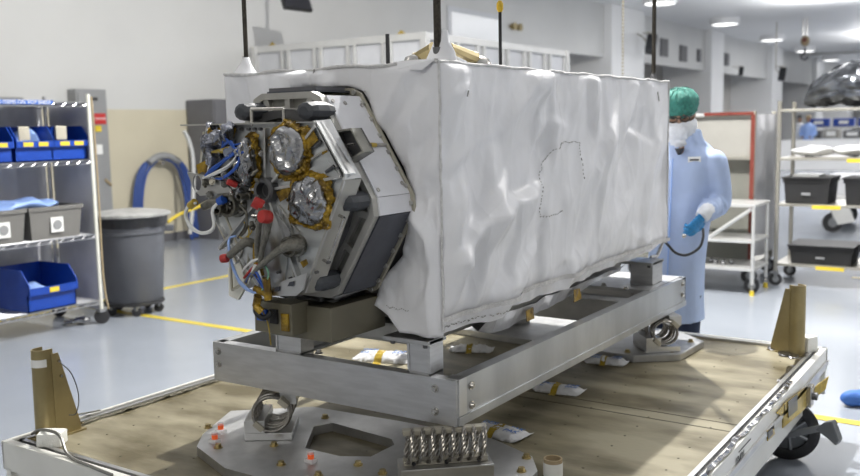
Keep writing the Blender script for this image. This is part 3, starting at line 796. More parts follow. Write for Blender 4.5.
for nm, pts in (('x', [(FX0, 1.57, .765), (FX0, 1.57, .69)]), ('x', [(FX0, 2.56, .765), (FX0, 2.56, .715)])):
    for p in pts: MB().cyl(p, (p[0] - .004, p[1], p[2]), .014, seg=18).cyl((p[0] - .004, p[1], p[2]), (p[0] - .012, p[1], p[2]), .0095, .007, seg=14).build('bolt', 'steel', g, True)
for p in ((2.44, FY0, .765), (2.44, FY0, .70), (4.545, FY0, .77), (4.545, FY0, .715)):
    MB().cyl(p, (p[0], p[1] - .004, p[2]), .014, seg=18).cyl((p[0], p[1] - .004, p[2]), (p[0], p[1] - .012, p[2]), .0095, .007, seg=14).build('bolt', 'steel', g, True)
for (x0, x1, y0, y1) in ((2.362, 2.44, 1.595, 1.685), (2.362, 2.43, 2.15, 2.272), (4.26, 4.40, 1.545, 1.66), (4.26, 4.40, 2.2, 2.32)):
    mb = MB(); z1 = .915; th = .008
    mb.box(x0, x1, y0, y0 + th, FZ1 - .11, z1 - .001); mb.box(x0, x1, y1 - th, y1, FZ1 - .11, z1 - .001)
    mb.box(x0 + .004, x0 + .004 + th, y0 + th, y1 - th, FZ1 - .11, z1 - .002)
    mb.box(x0 - .0, x1, y0 - .0, y1, FZ1, FZ1 + .006)
    p = mb.build('post', 'aluminium', g)
    mb = MB().box(x0 - .01, x1 + .02, y0 + .0, y1 + .09, z1 - .014, z1, .002); mb.build('post_cap', 'alu_plate', g)
    mb = MB()
    for yy in (y0 + .02, y1 + .06): MB().cyl((x0 + .005, yy, z1 - .026), (x0 + .005, yy, z1 - .013), .009, seg=6).build('bolt', 'gunmetal', g)
mb = MB()
for x, y in ((2.40, 2.10), (4.1, 1.62), (4.14, 1.75), (4.18, 1.9)):
    mb = MB(); bolt(mb, x, y, FZ1 + .003, .010); mb.build('bolt', 'steel', g)
# mill stamp: thin etched line on front beam

# ================================================================ SATELLITE
SY, SZ, XR, XF, XP = 1.985, 1.402, 2.36, 2.18, 2.05
s = thing('satellite', 'satellite aft end with foil, cables and hexagonal ring frame', 'satellite', (XR, SY, .93))
def yz(X, pts): return [V((X, a, b)) for a, b in pts]
# structural hex outline (chamfered) from the photo's right hand side, mirrored about SY
right = [(1.880, 1.722), (1.655, 1.375), (1.650, 1.335), (1.800, 1.09)]
HEX = [(1.880, 1.716), (1.845, 1.70), (1.655, 1.39), (1.648, 1.335), (1.800, 1.085), (1.83, 1.07), (2.14, 1.07), (2.17, 1.085), (2.322, 1.335), (2.315, 1.39), (2.125, 1.70), (2.09, 1.716)]
def scal(pts, k): return [(SY + (a - SY) * k, SZ + (b - SZ) * k) for a, b in pts]
# bus body (inside the cover)
BX = [(a, max(b, 1.06)) for a, b in scal(HEX, .96)]
MB().prism(yz(XF + .03, BX), (2.0, 0, 0)).build('bus_body', 'dark_blanket', s)
MB().prism(yz(XF + .012, scal(HEX, .90)), (.02, 0, 0)).build('aft_bulkhead', 'gunmetal', s)
# side panels between front frame and rear flange
sides = [(1, 2, 'panel_white'), (2, 3, 'panel_white'), (3, 4, 'dark_blanket'), (5, 6, 'panel_white'), (7, 8, 'dark_blanket'), (9, 10, 'panel_white'), (11, 0, 'dark_blanket')]
for a, b, k in sides:
    p = [HEX[a], HEX[b]]; mb = MB()
    n = V((0, -(p[1][1] - p[0][1]), p[1][0] - p[0][0])).normalized()
    mid = V((0, (p[0][0] + p[1][0]) / 2 - SY, (p[0][1] + p[1][1]) / 2 - SZ))
    if n.dot(mid) < 0: n = -n
    q = [V((XF, *p[0])), V((XF, *p[1])), V((XR, *p[1])), V((XR, *p[0]))]
    pn = mb.prism(q, n * .006).build('side_panel', k, s)
    if k == 'panel_white' and abs(p[0][1] - p[1][1]) > .1:
        r = MB()
        for (X, f) in ((XF + .015, .06), (XF + .015, .94), (XR - .03, .1), (XR - .03, .9), (XF + .07, .08)):
            c = V((X, p[0][0] + (p[1][0] - p[0][0]) * f, p[0][1] + (p[1][1] - p[0][1]) * f)) + n * .006
            r.cyl(c, c + n * .004, .007, seg=12)
        r.build('fastener', 'steel', pn, True)
# front frame ring: cast truss with pockets
mb = MB(); mb.ring_prism(yz(XF - .025, scal(HEX, 1.0)), yz(XF - .025, scal(HEX, .935)), (.03, 0, 0))
mb.build('front_ring', 'alu_matt', s)
mb = MB()
inner = []
for a, b in scal(HEX, .86): inner.append((a, b))
mb.ring_prism(yz(XF - .02, scal(HEX, .845)), yz(XF - .02, scal(HEX, .77)), (.02, 0, 0))
for i in range(12):
    a = HEX[i]; b_ = HEX[(i + 1) % 12]
    L_ = math.dist(a, b_)
    for f in ((.02, .5, .98) if L_ > .1 else ()):
        o_ = (a[0] + (b_[0] - a[0]) * f, a[1] + (b_[1] - a[1]) * f)
        p0 = V((XF - .01, SY + (o_[0] - SY) * .97, SZ + (o_[1] - SZ) * .97)); p1 = V((XF - .01, SY + (o_[0] - SY) * .80, SZ + (o_[1] - SZ) * .80))
        mb.tube([p0, p1], .015, 4, 0)
mb.build('ring_truss', 'alu_matt', s)
MB().prism(yz(XF - .004, scal(HEX, .96)), (.006, 0, 0)).build('pocket_web', 'alu_dark', s)
# separation ring (round) in front
mb = MB(); mb.lathe([(.235, -.012), (.262, -.012), (.262, .012), (.235, .012)], (XF - .035, SY, SZ), (1, 0, 0), 64, caps=False)
mb.lathe([(.235, .012), (.235, -.012)], (XF - .035, SY, SZ), (1, 0, 0), 64, caps=False)
mb.build('separation_ring', 'gunmetal', s, True)
# rear flange with bolts
rf = MB().ring_prism(yz(XR - .014, scal(HEX, 1.045)), yz(XR - .014, scal(HEX, .98)), (.014, 0, 0)).build('rear_flange', 'panel_edge', s)
mb = MB()
for i in range(12):
    a = scal(HEX, 1.025)[i]; b_ = scal(HEX, 1.025)[(i + 1) % 12]; L_ = math.dist(a, b_); n_ = max(1, int(L_ / .055))
    for k in range(n_):
        f = (k + .5) / n_; c = V((XR - .016, a[0] + (b_[0] - a[0]) * f, a[1] + (b_[1] - a[1]) * f)); MB().cyl(c, c - V((.008, 0, 0)), .0075, seg=10).build('flange_bolt', 'alu_matt', rf, True)
# top cover strip of the ring
MB().prism([(XF + .02, 1.90, 1.722), (XF + .02, 2.10, 1.722), (XR, 2.10, 1.722), (XR, 1.90, 1.722)], (0, 0, .012)).build('top_strip', 'steel_cab', s)
# bottom lip foil
mb = MB(); 
for k in range(14): pass
a = [V((XF - .05 + .004 * math.sin(k), 1.80 + .36 * k / 14, 1.062 + .004 * math.sin(k * 2.1))) for k in range(15)]
mb.strip(a, [p + V((.20, 0, .004 * math.sin(i * 1.7))) for i, p in enumerate(a)]); mb.build('bottom_foil', 'foil', s, True)
# strap tube across the white panel with kapton
p0 = PX(352, 145, XF - .015); p1 = PX(386, 145, XR - .01)
MB().tube([p0, p1], .006, 10, 0).build('strap_rod', 'steel', s, True)
MB().tube([p0.lerp(p1, .52), p0.lerp(p1, .68)], .0075, 10, 0).build('kapton_band', 'kapton_flat', s, True)
# bumpers
for (px, py) in ((254, 112), (317, 111), (356, 201), (327, 280)):
    c = PX(px, py, XF - .05)
    b = MB().lathe([(.014, -.062), (.026, -.055), (.030, -.03), (.030, .02), (.024, .055)], c, (1, 0, 0), 10)
    bp = b.build('bumper', 'bumper_grey', s)
    # elongated: oriented along the tangential direction as in the photo (rounded octagonal)
for o in [x for x in bpy.data.objects if x.name.startswith('bumper') and x.parent == s]:
    me = o.data; cy = sum(v.co.y for v in me.vertices) / len(me.vertices)
    for v in me.vertices: v.co.y = cy + (v.co.y - cy) * 1.25
# brackets that hold the bumpers
mb = MB()
for (px, py) in ((249, 111), (315, 110), (355, 201), (326, 280)):
    c = PX(px, py, XF - .05); d = V((0, SY - c.y, SZ - c.z)).normalized()
    mb.tube([c + V((.05, 0, 0)), c + V((.05, 0, 0)) + d * .07], .02, 6, 0)
mb.build('bumper_arm', 'alu_matt', s)

# aft deck plate
PL = [(2.225, 1.622), (1.762, 1.622), (1.660, 1.470), (1.665, 1.445), (1.83, 1.105), (2.03, 1.105), (2.20, 1.30), (2.27, 1.47)]
pl = MB().prism(yz(XP, PL), (.014, 0, 0), .0015).build('aft_plate', 'plate_metal', s)
SC = [(SY + (a - SY) * .985, SZ + (b - SZ) * .985) for a, b in PL]
mb = MB().ring_prism(yz(XP - .012, PL), yz(XP - .012, SC), (.05, 0, 0)); mb.build('plate_rim', 'alu_light', s)
MB().box(XP - .02, XP + .02, 1.92, 2.34, 1.618, 1.623).build('top_shelf', 'alu_matt', s)
# broad bevelled edge on the right
mb = MB(); mb.prism([(XP - .014, 1.775, 1.624), (XP + .05, 1.762, 1.628), (XP + .05, 1.652, 1.455), (XP - .014, 1.668, 1.452)], (0, -.004, 0)); mb.build('plate_edge', 'alu_light', s)
mb = MB(); mb.prism([(XP - .014, 1.668, 1.452), (XP + .05, 1.652, 1.452), (XP + .05, 1.822, 1.10), (XP - .014, 1.836, 1.105)], (0, -.004, 0)); mb.build('plate_edge', 'alu_matt', s)
# radial stiffening ribs
HUB = PX(270, 190, XP)
mb = MB()
for (px, py) in ((321, 124), (269, 126), (347, 176), (306, 290), (222, 132), (212, 185), (262, 288), (222, 250)):
    e = PX(px, py, XP); d = (e - HUB); n = V((0, -d.z, d.y)).normalized() * .004
    a, b_ = HUB + d.normalized() * .035, HUB + d * .97
    mb.prism([a + n, b_ + n, b_ - n, a - n], (-.022, 0, 0))
mb.build('radial_rib', 'alu_light', s)
mb = MB()
for (px, py, qx, qy) in ((276, 170, 300, 126), (281, 180, 330, 148), (283, 172, 318, 136), (280, 205, 300, 232), (284, 214, 296, 280), (290, 214, 300, 262), (262, 205, 240, 260), (256, 178, 225, 150), (250, 182, 212, 160)):
    a, b_ = PX(px, py, XP), PX(qx, qy, XP); d = b_ - a; n = V((0, -d.z, d.y)).normalized() * .0025
    mb.prism([a + n, b_ + n, b_ - n, a - n], (-.010, 0, 0))
mb.build('stiffener', 'alu_matt', s)
# slanted pocket facets that catch the light
for i, poly in enumerate((((256, 172), (215, 166), (232, 188), (258, 190)), ((284, 184), (326, 160), (342, 178), (288, 196)), ((274, 206), (262, 262), (284, 286), (292, 232)), ((262, 206), (236, 236), (252, 262), (264, 230)), ((276, 174), (297, 166), (316, 136), (290, 168)))):
    pts = [PX(x, y, XP - .004) for x, y in poly]; pts[0] += V((-.012, 0, 0)); pts[-1] += V((-.006, 0, 0))
    MB().prism(pts, (.004, 0, 0)).build('pocket_facet', ['plate_metal', 'plate_metal', 'alu_light', 'plate_metal', 'plate_metal'][i], s)
# hub nozzle
hb = MB().lathe([(.040, 0), (.040, -.03), (.034, -.036), (.026, -.034), (.024, -.010), (.001, -.008)], HUB, (1, 0, 0), 32, caps=False).build('centre_nozzle', 'gunmetal', s, True)
MB().lathe([(.001, -.012), (.018, -.012), (.018, .004)], HUB + V((0, 0, 0)), (1, 0, 0), 20).build('nozzle_throat', 'black', hb, True)

def crumple_dome(px, py, rx, rz, depth, seed, key='foil', name='foil_dome', kap=1.25, rough=1.0):
    c = PX(px, py, XP)
    mb = MB(); random.seed(seed)
    n = 64; rings = []
    for f, dx in ((.6, -.014), (.85, -.018), (.98, -.024), (1.04, -.022), (1.09, -.018), (1.14, -.014), (1.20, -.010)):
        r = []
        for i in range(n):
            a = 2 * math.pi * i / n; ca, sa = math.cos(a), math.sin(a)
            sq = 1 / max(abs(ca), abs(sa)) ** .45
            k = f * (1 + (sq - 1) * (.8 if f > 1 else 0) + ((kap - 1.25) + .16 * noise.noise(V((ca * 1.8, sa * 1.8, seed))) + .09 * noise.noise(V((ca * 6, sa * 6, seed)))) * max(0, f - .98) / .22 * 1.2)
            q = V((ca * f * 4, sa * f * 4, seed))
            r.append(c + V((dx + .012 * noise.noise(q * 2) + .006 * noise.noise(q * 5), rx * k * ca, rz * k * sa)))
        rings.append(r)
    mb.loft(rings, caps=False); kp = mb.build('kapton_collar', 'kapton', s, False)
    mb = MB(); rings = []
    n = 44
    for f in (1.0, .985, .95, .9, .83, .75, .66, .57, .48, .39, .3, .2, .1, .01):
        h = depth * math.sqrt(max(0, 1 - f ** 5))
        r = []
        for i in range(n):
            a = 2 * math.pi * i / n; q = V((f * math.cos(a) * 1.7, f * math.sin(a) * 1.7, seed))
            vd = noise.voronoi(q)[0]; cr = (vd[1] - vd[0])
            dr = 1 + .08 * noise.noise(V((math.cos(a) * 1.5, math.sin(a) * 1.5, seed)))
            r.append(c + V((-.022 - h + rough * (.022 * min(.5, cr) + .02 * noise.noise(q * 1.3)), rx * f * dr * math.cos(a), rz * f * dr * math.sin(a))))
        rings.append(r)
    mb.loft(rings, caps=True); return mb.build(name, key, s)
crumple_dome(293, 150, .070, .074, .030, 3, rough=.6)
crumple_dome(313, 201, .074, .076, .028, 9)
crumple_dome(254, 162, .034, .075, .04, 15)
# loose kapton patches
for (pts) in (((292, 127), (312, 128), (318, 140), (308, 150), (302, 136)), ((298, 174), (312, 176), (322, 182), (308, 190)), ((276, 192), (288, 186), (290, 196), (280, 202)), ((218, 128), (236, 128), (232, 142), (222, 148), (214, 144)), ((196, 165), (206, 160), (208, 174), (199, 178)), ((288, 218), (294, 215), (295, 221), (290, 224)), ((300, 262), (306, 259), (308, 264), (303, 268)), ((322, 152), (327, 150), (327, 152), (322, 155))):
    p = [PX(x, y, XP - .018) for x, y in pts]; mb = MB().prism(p, (.002, 0, 0)); mb.build('kapton_tape', 'kapton', s)
# dark oval handles/screws on the plate
mb = MB()
for a, b_ in (((314, 147), (321, 141)), ((326, 172), (334, 166)), ((292, 186), (296, 183))):
    MB().tube([PX(*a, XP - .01), PX(*b_, XP - .012)], .005, 8, 0).build('pin', 'gunmetal', s, True)
for px, py in ((230, 130), (236, 130), (243, 129), (250, 129), (256, 129), (262, 129), (300, 140), (328, 190), (318, 272), (330, 262), (292, 278), (280, 272), (340, 168), (214, 172), (222, 172), (228, 172)):
    c = PX(px, py, XP - .002); MB().cyl(c, c - V((.012, 0, 0)), .005, seg=8).build('screw', 'gunmetal', s, True)
# grab handles
def handle(p, q, out, r=.005, name='grab_handle'):
    return MB().tube([p, p + out * .8, p + out, (p + out).lerp(q + out, .08), (p + out).lerp(q + out, .92), q + out, q + out * .8, q], r, 8, 3).build(name, 'steel', s, True)
handle(PX(252, 126, XP), PX(284, 126, XP), V((.0, 0, .052)))
handle(PX(333, 212, XP + .02), PX(317, 256, XP + .02), V((-.01, -.05, -.015)))
# open box bracket on right side of the ring
c = PX(331, 138, XF - .02)
Q = [PX(331, 131, XF - .06), PX(351, 128, XF - .06), PX(364, 152, XF - .06), PX(342, 166, XF - .06)]
mb = MB(); q2 = [p.lerp(sum(Q, V()) / 4, .13) for p in Q]
mb.ring_prism(Q, q2, (.05, 0, 0)); bk = mb.build('box_bracket', 'alu_dark', s)
MB().prism([p + V((.044, 0, 0)) for p in Q], (.008, 0, 0)).build('bracket_floor', 'gunmetal', bk)
mb = MB(); mb.tube([PX(347, 145, XF - .055), PX(354, 144, XF - .055)], .004, 6, 0); mb.build('bracket_pin', 'steel', bk, True)
# perforated tab on the left
c = PX(200, 185, XP - .03)
outer = [PX(*p, XP - .03) for p in ((187, 172), (222, 178), (232, 192), (200, 196), (194, 190))]
hole_c = PX(197, 183, XP - .03)
t_ = bmesh.new(); es = []
for poly in (outer, [hole_c + V((0, .020 * math.cos(a), .026 * math.sin(a))) for a in [i * math.pi / 6 for i in range(12)]]):
    vs = [t_.verts.new(p) for p in poly]; es += [t_.edges.new((vs[i], vs[(i + 1) % len(vs)])) for i in range(len(vs))]
bmesh.ops.triangle_fill(t_, edges=es, use_beauty=True)
r_ = bmesh.ops.extrude_face_region(t_, geom=t_.faces[:])
for e in r_['geom']:
    if isinstance(e, bmesh.types.BMVert): e.co.x += .005
mb = MB(); mb.merge(t_); mb.build('perforated_tab', 'alu_light', s)
# lower front bracket with two holes
outer = [PX(*p, XP - .03) for p in ((269, 292), (283, 281), (307, 273), (303, 290), (296, 296), (272, 296))]
MB().prism(outer, (.005, 0, 0)).build('lower_bracket', 'alu_light', s)
mb = MB()
for px, py in ((277, 289), (291, 284)):
    c = PX(px, py, XP - .032); mb.prism([c + V((0, .014, -.008)), c + V((0, -.010, -.006)), c + V((0, -.014, .010)), c + V((0, .004, .006))], (-.002, 0, 0))
mb.build('bracket_slot', 'dark_blanket', s)
# left skeleton frame
mb = MB()
for a, b_ in (((222, 207), (238, 246)), ((217, 222), (236, 262)), ((230, 252), (232, 290)), ((232, 290), (246, 282)), ((246, 282), (250, 246)), ((204, 132), (212, 176)), ((204, 132), (200, 172))):
    MB().tube([PX(*a, XP), PX(*b_, XP)], .005, 6, 0).build('open_strut', 'panel_edge', s)
MB().prism([PX(*p, XP + .02) for p in ((228, 268), (240, 262), (246, 286), (238, 300), (229, 296))], (.01, 0, 0)).build('cream_block', 'post_cream', s)
# crumpled foil at upper left
mb = MB()
for (px, py, ry, rz) in ((212, 138, .035, .04), (222, 142, .04, .035), (230, 134, .03, .025), (208, 150, .025, .035), (216, 158, .035, .03), (236, 152, .03, .025)):
    mb.sphere(PX(px, py, XP - .02), (.03, ry, rz), 18)
mb.jitter(.035, 22).jitter(.014, 60).build('foil_wrap', 'foil_dark', s)
mb = MB()
for (px, py, ry, rz) in ((232, 176, .055, .022), (222, 172, .04, .02), (244, 190, .03, .03)):
    mb.sphere(PX(px, py, XP - .015), (.03, ry, rz), 18, Matrix.Rotation(.5, 4, 'X'))
mb.jitter(.03, 20).build('foil_wrap', 'foil', s)
# connectors
def conn(px, py, r, X=XP, L_=.05, key='connector', name='connector', dirv=(-1, 0, 0)):
    c = PX(px, py, X); d = V(dirv).normalized()
    o = MB().lathe([(r, 0), (r, .012), (r * .8, .014), (r * .8, .03), (r * .92, .032), (r * .92, L_), (r * .7, L_), (r * .7, L_ * .4), (.001, L_ * .4)], c, d, 24, caps=False).build(name, key, s, True)
    return o
conn(238, 204, .042); conn(299, 245, .034); conn(226, 208, .02, XP - .02, .04); conn(250, 196, .012, XP - .02)
mb = MB()
random.seed(11)
for k in range(26):
    a = random.uniform(0, 6.28); r = random.uniform(.02, .036); c = PX(238, 204, XP - .03)
    mb.cyl(c + V((0, r * math.cos(a), r * math.sin(a))), c + V((-.012, r * math.cos(a), r * math.sin(a))), .003, seg=6)
mb.build('connector_pin', 'steel', s)
# small cluttered fittings, left side
random.seed(21)
for k in range(46):
    px = random.uniform(202, 262); py = random.uniform(134, 226)
    if (px - 200) < (py - 175) * .35: continue
    c = PX(px, py, XP - random.uniform(.005, .045)); key = random.choice(['connector', 'steel', 'alu_dark', 'kapton', 'gunmetal', 'steel', 'connector', 'alu_dark'])
    d = V((-.5, random.uniform(-1, 1), random.uniform(-1, 1))).normalized()
    L_ = random.uniform(.012, .034); r = random.uniform(.004, .009)
    MB().lathe([(r, 0), (r, L_ * .4), (r * 1.35, L_ * .42), (r * 1.35, L_ * .7), (r * .8, L_ * .72), (r * .8, L_)], c, d, 10).build('pipe_fitting', key, s, True)
# grey backshell hose from the lower connector
def pxs(lst): return [PX(a, b, XP - c) for a, b, c in lst]
MB().tube(pxs([(299, 245, .03), (290, 245, .07), (278, 251, .08), (266, 261, .07), (256, 270, .06), (246, 282, .05)]), [.021, .018, .012, .010, .008, .007], 12, 4).build('backshell_hose', 'grey_hose', s, True)
MB().tube(pxs([(262, 208, .10), (259, 226, .085), (257, 246, .06), (258, 262, .05)]), [.011, .009, .009, .007], 12, 4).build('backshell_hose', 'grey_hose', s, True)
MB().tube(pxs([(269, 219, .10), (266, 236, .085), (262, 250, .06), (260, 268, .05)]), [.013, .010, .009, .008], 12, 4).build('backshell_hose', 'grey_hose', s, True)
MB().tube(pxs([(254, 244, .03), (246, 242, .06), (238, 248, .07), (229, 256, .08)]), [.014, .015, .013, .012], 12, 4).build('backshell_hose', 'grey_hose', s, True)
MB().tube(pxs([(203, 207, .06), (213, 203, .05), (224, 206, .04)]), [.013, .016, .018], 12, 4).build('backshell_hose', 'connector', s, True)
def cap(px, py, r, dx, d=(-1, .2, .25), L_=.03):
    MB().lathe([(r * .92, -.002), (r, .002), (r, L_ - .005), (r * .9, L_)], PX(px, py, XP - dx), d, 20).build('red_cap', 'red_cap', s, True)
cap(262, 206, .018, .09, (-.6, .6, .5)); cap(269, 217, .020, .10, (-1, .1, .15)); cap(227, 258, .014, .085, (-.3, 1, -.15), .02); cap(236, 185, .010, .04, (-1, .5, .5))
# cables
random.seed(5)
def cable(lst, key, r=.0042, n=1, j=2.0, name='cable'):
    for k in range(n):
        MB().tube([PX(a + random.uniform(-j, j) * (0 if i in (0, len(lst) - 1) else 1), b_ + random.uniform(-j, j) * (0 if i in (0, len(lst) - 1) else 1), XP - c - random.uniform(0, .008)) for i, (a, b_, c) in enumerate(lst)], r * .75, 7, 5).build(name, key, s, True)
cable([(196, 203, .06), (188, 206, .06), (186, 216, .06), (192, 228, .06), (203, 233, .06), (213, 228, .06), (213, 210, .06), (221, 201, .05)], 'white_cable', .0055, 4, .8, 'white_loop')
MB().tube(pxs([(219, 202, .052), (224, 199, .050)]), .014, 10, 0).build('blue_wrap', 'blue_cable', s, True)
MB().tube(pxs([(190, 206, .062), (195, 202, .062)]), .013, 10, 0).build('kapton_wrap', 'kapton_flat', s, True)
cable([(236, 236, .04), (230, 238, .05), (229, 250, .06), (233, 268, .06), (241, 283, .06), (253, 292, .05), (262, 288, .04)], 'lightblue_cable', .0042, 5, 1.0)
cable([(242, 272, .05), (250, 263, .06), (262, 258, .05), (268, 262, .03)], 'white_cable', .004, 2, 1)
cable([(244, 278, .05), (253, 268, .055), (258, 264, .05)], 'red_cap', .005, 3, .8)
cable([(248, 284, .05), (256, 266, .06), (262, 280, .05)], 'white_cable', .003, 4, 2)
cable([(246, 282, .05), (254, 272, .06), (264, 290, .05)], 'blue_cable', .003, 4, 2.5)
cable([(262, 262, .05), (268, 274, .055), (262, 290, .05)], 'green_cable', .003, 2, 1)
cable([(205, 176, .04), (214, 168, .05), (228, 158, .05), (240, 150, .04)], 'blue_cable', .0045, 3, 2)
cable([(203, 178, .04), (214, 174, .05), (230, 166, .05), (240, 152, .05)], 'white_cable', .0045, 3, 1.5)
cable([(212, 176, .04), (222, 178, .05), (236, 168, .06), (240, 156, .05)], 'blue_cable', .004, 2, 1.5)
cable([(222, 148, .04), (228, 140, .05), (236, 146, .05), (246, 142, .03)], 'blue_cable', .004, 4, 3)
cable([(212, 152, .03), (226, 150, .045), (240, 144, .03)], 'kapton_flat', .004, 3, 2)
cable([(238, 236, .03), (245, 240, .05), (250, 232, .04), (244, 222, .03)], 'kapton_flat', .003, 2, 2)
cable([(240, 205, .05), (247, 214, .05), (246, 228, .04), (238, 238, .03)], 'connector', .005, 3, 2)
MB().tube(pxs([(239, 149, .055), (242, 154, .05)]), .011, 10, 0).build('blue_wrap', 'blue_cable', s, True)
for a, b_ in (((257, 244), (257, 258)), ((258, 262), (260, 276)), ((255, 288), (270, 296)), ((258, 296), (256, 306)), ((256, 306), (262, 312)), ((266, 278), (268, 300))):
    MB().tube(pxs([(*a, .05), (*b_, .045)]), .013, 10, 0).jitter(.006, 40).build('kapton_wrap', 'kapton', s)
MB().tube(pxs([(256, 303, .045), (256, 312, .045), (264, 318, .04), (272, 312, .03)]), .009, 10, 4).build('black_hose', 'black', s, True)
cable([(262, 310, .03), (268, 324, .02), (271, 345, .0)], 'kapton_flat', .003, 1, 0)
# adapter box beneath
q0 = PX(272, 294, 2.12); 
MB().box(2.12, 2.40, 1.80, 2.06, .935, 1.045, .004).build('adapter_box', 'adapter_olive', s)
mb = MB().box(2.05, 2.13, 1.90, 2.06, .96, 1.06, .004); mb.build('electronics_box', 'adapter_olive', s)
bx = MB().box(2.04, 2.052, 2.0, 2.04, 1.0, 1.035).build('blue_connector', 'blue_cable', s)
MB().box(2.04, 2.052, 1.955, 1.985, .995, 1.04).build('dark_connector', 'black', s)
mb = MB().box(2.044, 2.051, 1.91, 1.94, .975, 1.03); mb.build('kapton_tape', 'kapton', s)
MB().box(2.118, 2.122, 1.99, 2.05, .94, 1.03).build('kapton_tape', 'kapton', s)
MB().box(2.45, 4.24, 1.70, 2.14, .865, .934, .012).build('adapter_rail', 'alu_matt', s)
MB().box(2.50, 4.2, 1.72, 2.28, .937, 1.05).build('cradle', 'alu_dark', s)

# ================================================================ FABRIC COVER
CXa, CXb, CYa, CYb, CZa, CZb = 2.375, 4.47, 1.55, 2.485, .945, 1.80
cv = thing('fabric_cover', 'white wrinkled fabric cover draped over the satellite body', 'cover', ((CXa + CXb) / 2, (CYa + CYb) / 2, CZa))
def ridged(p):
    return 1 - abs(noise.noise(p)) * 2
def wr(p, ax):
    # creases: tent shaped folds with one steep and one shallow side, mostly diagonal
    a, b = (p.x - 2.375, p.z - .93) if ax == 'y' else (p.y - 1.55, p.z - .93)
    d = .012 * noise.noise(V((a * 1.9 - b * .8, b * 1.5, 5 if ax == 'y' else 25))) + .003 * noise.noise(V((a * 8 - b * 3, b * 6, 7)))
    for (ca, cb, ux, uz, L_, w1, w2, am) in CREASE[ax]:
        da, db = a - ca, b - cb
        al = (da * ux + db * uz) / L_
        if abs(al) >= 1: continue
        pe = -da * uz + db * ux + .03 * L_ * math.sin(al * 2.5)
        w = (w1 if pe > 0 else w2) * (1 - .55 * abs(al)); pe = abs(pe)
        if pe < w: d += am * (1 - pe / w) * (1 - al * al)
    return d
CREASE = {}
rnd = random.Random(4)
for ax, (wa, n_, th0, spread) in {'y': (2.1, 95, 62, 24), 'x': (.94, 60, 100, 38)}.items():
    lst = []
    for k in range(n_):
        th = math.radians(rnd.gauss(th0, spread)); L_ = rnd.uniform(.06, .34) if ax == 'y' else rnd.uniform(.05, .22)
        if rnd.random() < .25: th = math.radians(rnd.uniform(0, 180)); L_ *= .5
        am = L_ * rnd.uniform(.06, .15) * (1 if rnd.random() < .7 else -1)
        lst.append((rnd.uniform(0, wa), rnd.uniform(0, .88), math.cos(th), math.sin(th), L_, rnd.uniform(.012, .04) + L_ * .1, rnd.uniform(.04, .10) + L_ * .25, am))
    for k in range(26 if ax == 'y' else 12):   # short gathers along the hem and top edge
        top = k % 3 == 0
        lst.append((rnd.uniform(0, wa), rnd.uniform(.78, .88) if top else rnd.uniform(0, .14), math.cos(1.3), math.sin(1.3), rnd.uniform(.05, .11), .015, .04, rnd.uniform(.003, .007)))
    CREASE[ax] = lst
def grid_face(axis, c, a0, a1, z0, z1, step, hole=None, bottom=None, sgn=1, seed=0):
    mb = MB(); na = int(round((a1 - a0) / step)); nz = int(round((z1 - z0) / step)); vs = {}
    import itertools
    def inside(x, z, poly):
        r = False; n = len(poly); j = n - 1
        for i in range(n):
            xi, zi = poly[i]; xj, zj = poly[j]
            if (zi > z) != (zj > z) and x < (xj - xi) * (z - zi) / (zj - zi) + xi: r = not r
            j = i
        return r
    def closest(x, z, poly):
        best = None; n = len(poly)
        for i in range(n):
            a, b = V(poly[i]).to_2d() if False else V((*poly[i], 0)), V((*poly[(i + 1) % n], 0)); p = V((x, z, 0)); d = b - a
            t_ = max(0, min(1, (p - a).dot(d) / d.dot(d))); q = a + d * t_; L_ = (q - p).length
            if best is None or L_ < best[0]: best = (L_, q.x, q.y)
        return best
    grid = {}
    for i in range(na + 1):
        for k in range(nz + 1):
            fz = k / nz; A = a0 + (a1 - a0) * i / na
            zb = z0 if bottom is None else bottom(A)
            grid[i, k] = (A, zb + (z1 - zb) * fz)
    keep = []
    for i in range(na):
        for k in range(nz):
            cs = [grid[i, k], grid[i + 1, k], grid[i + 1, k + 1], grid[i, k + 1]]
            cx_ = sum(c_[0] for c_ in cs) / 4; cz_ = sum(c_[1] for c_ in cs) / 4
            if hole and inside(cx_, cz_, hole): continue
            keep.append((i, k))
    used = set()
    for i, k in keep: used |= {(i, k), (i + 1, k), (i + 1, k + 1), (i, k + 1)}
    for key in used:
        A, z = grid[key]; edge = 0
        if hole:
            L_, qx, qz = closest(A, z, hole)
            if L_ < step * .75 or inside(A, z, hole): A, z = qx, qz
            edge = max(0, 1 - L_ / .12)
        p = V((c, A, z)) if axis == 'x' else V((A, c, z))
        # taper displacement to zero at vertical edges so faces join
        e = min((grid[key][0] - a0), (a1 - grid[key][0])) / .03; e = max(0, min(1, e))
        et = max(0, min(1, (z1 - z) / .02))
        d = wr(p, axis) * (e * et * .95 + .05) * (1.5 if axis == 'x' else 1)
        # bulge
        fa = (grid[key][0] - a0) / (a1 - a0); fz = (z - z0) / (z1 - z0)
        bul = .012 * math.sin(math.pi * fa) * math.sin(math.pi * max(0, min(1, fz)))
        if axis == 'y':
            # hem tucks inward below the seam
            tuck = max(0, (1.03 - z)) * .35; p += V((0, -d - bul + tuck, 0)); p.z += .004 * noise.noise(p * 9)
        else: p += V((-d * 1.1 - bul * (1 - edge), 0, 0))
        if key[1] == 0: p.z += .006 * noise.noise(p * 14)
        # the vertical corner seam itself wanders
        vs[key] = mb.bm.verts.new(p)
    for i, k in keep:
        mb.bm.faces.new([vs[i, k], vs[i + 1, k], vs[i + 1, k + 1], vs[i, k + 1]])
    return mb
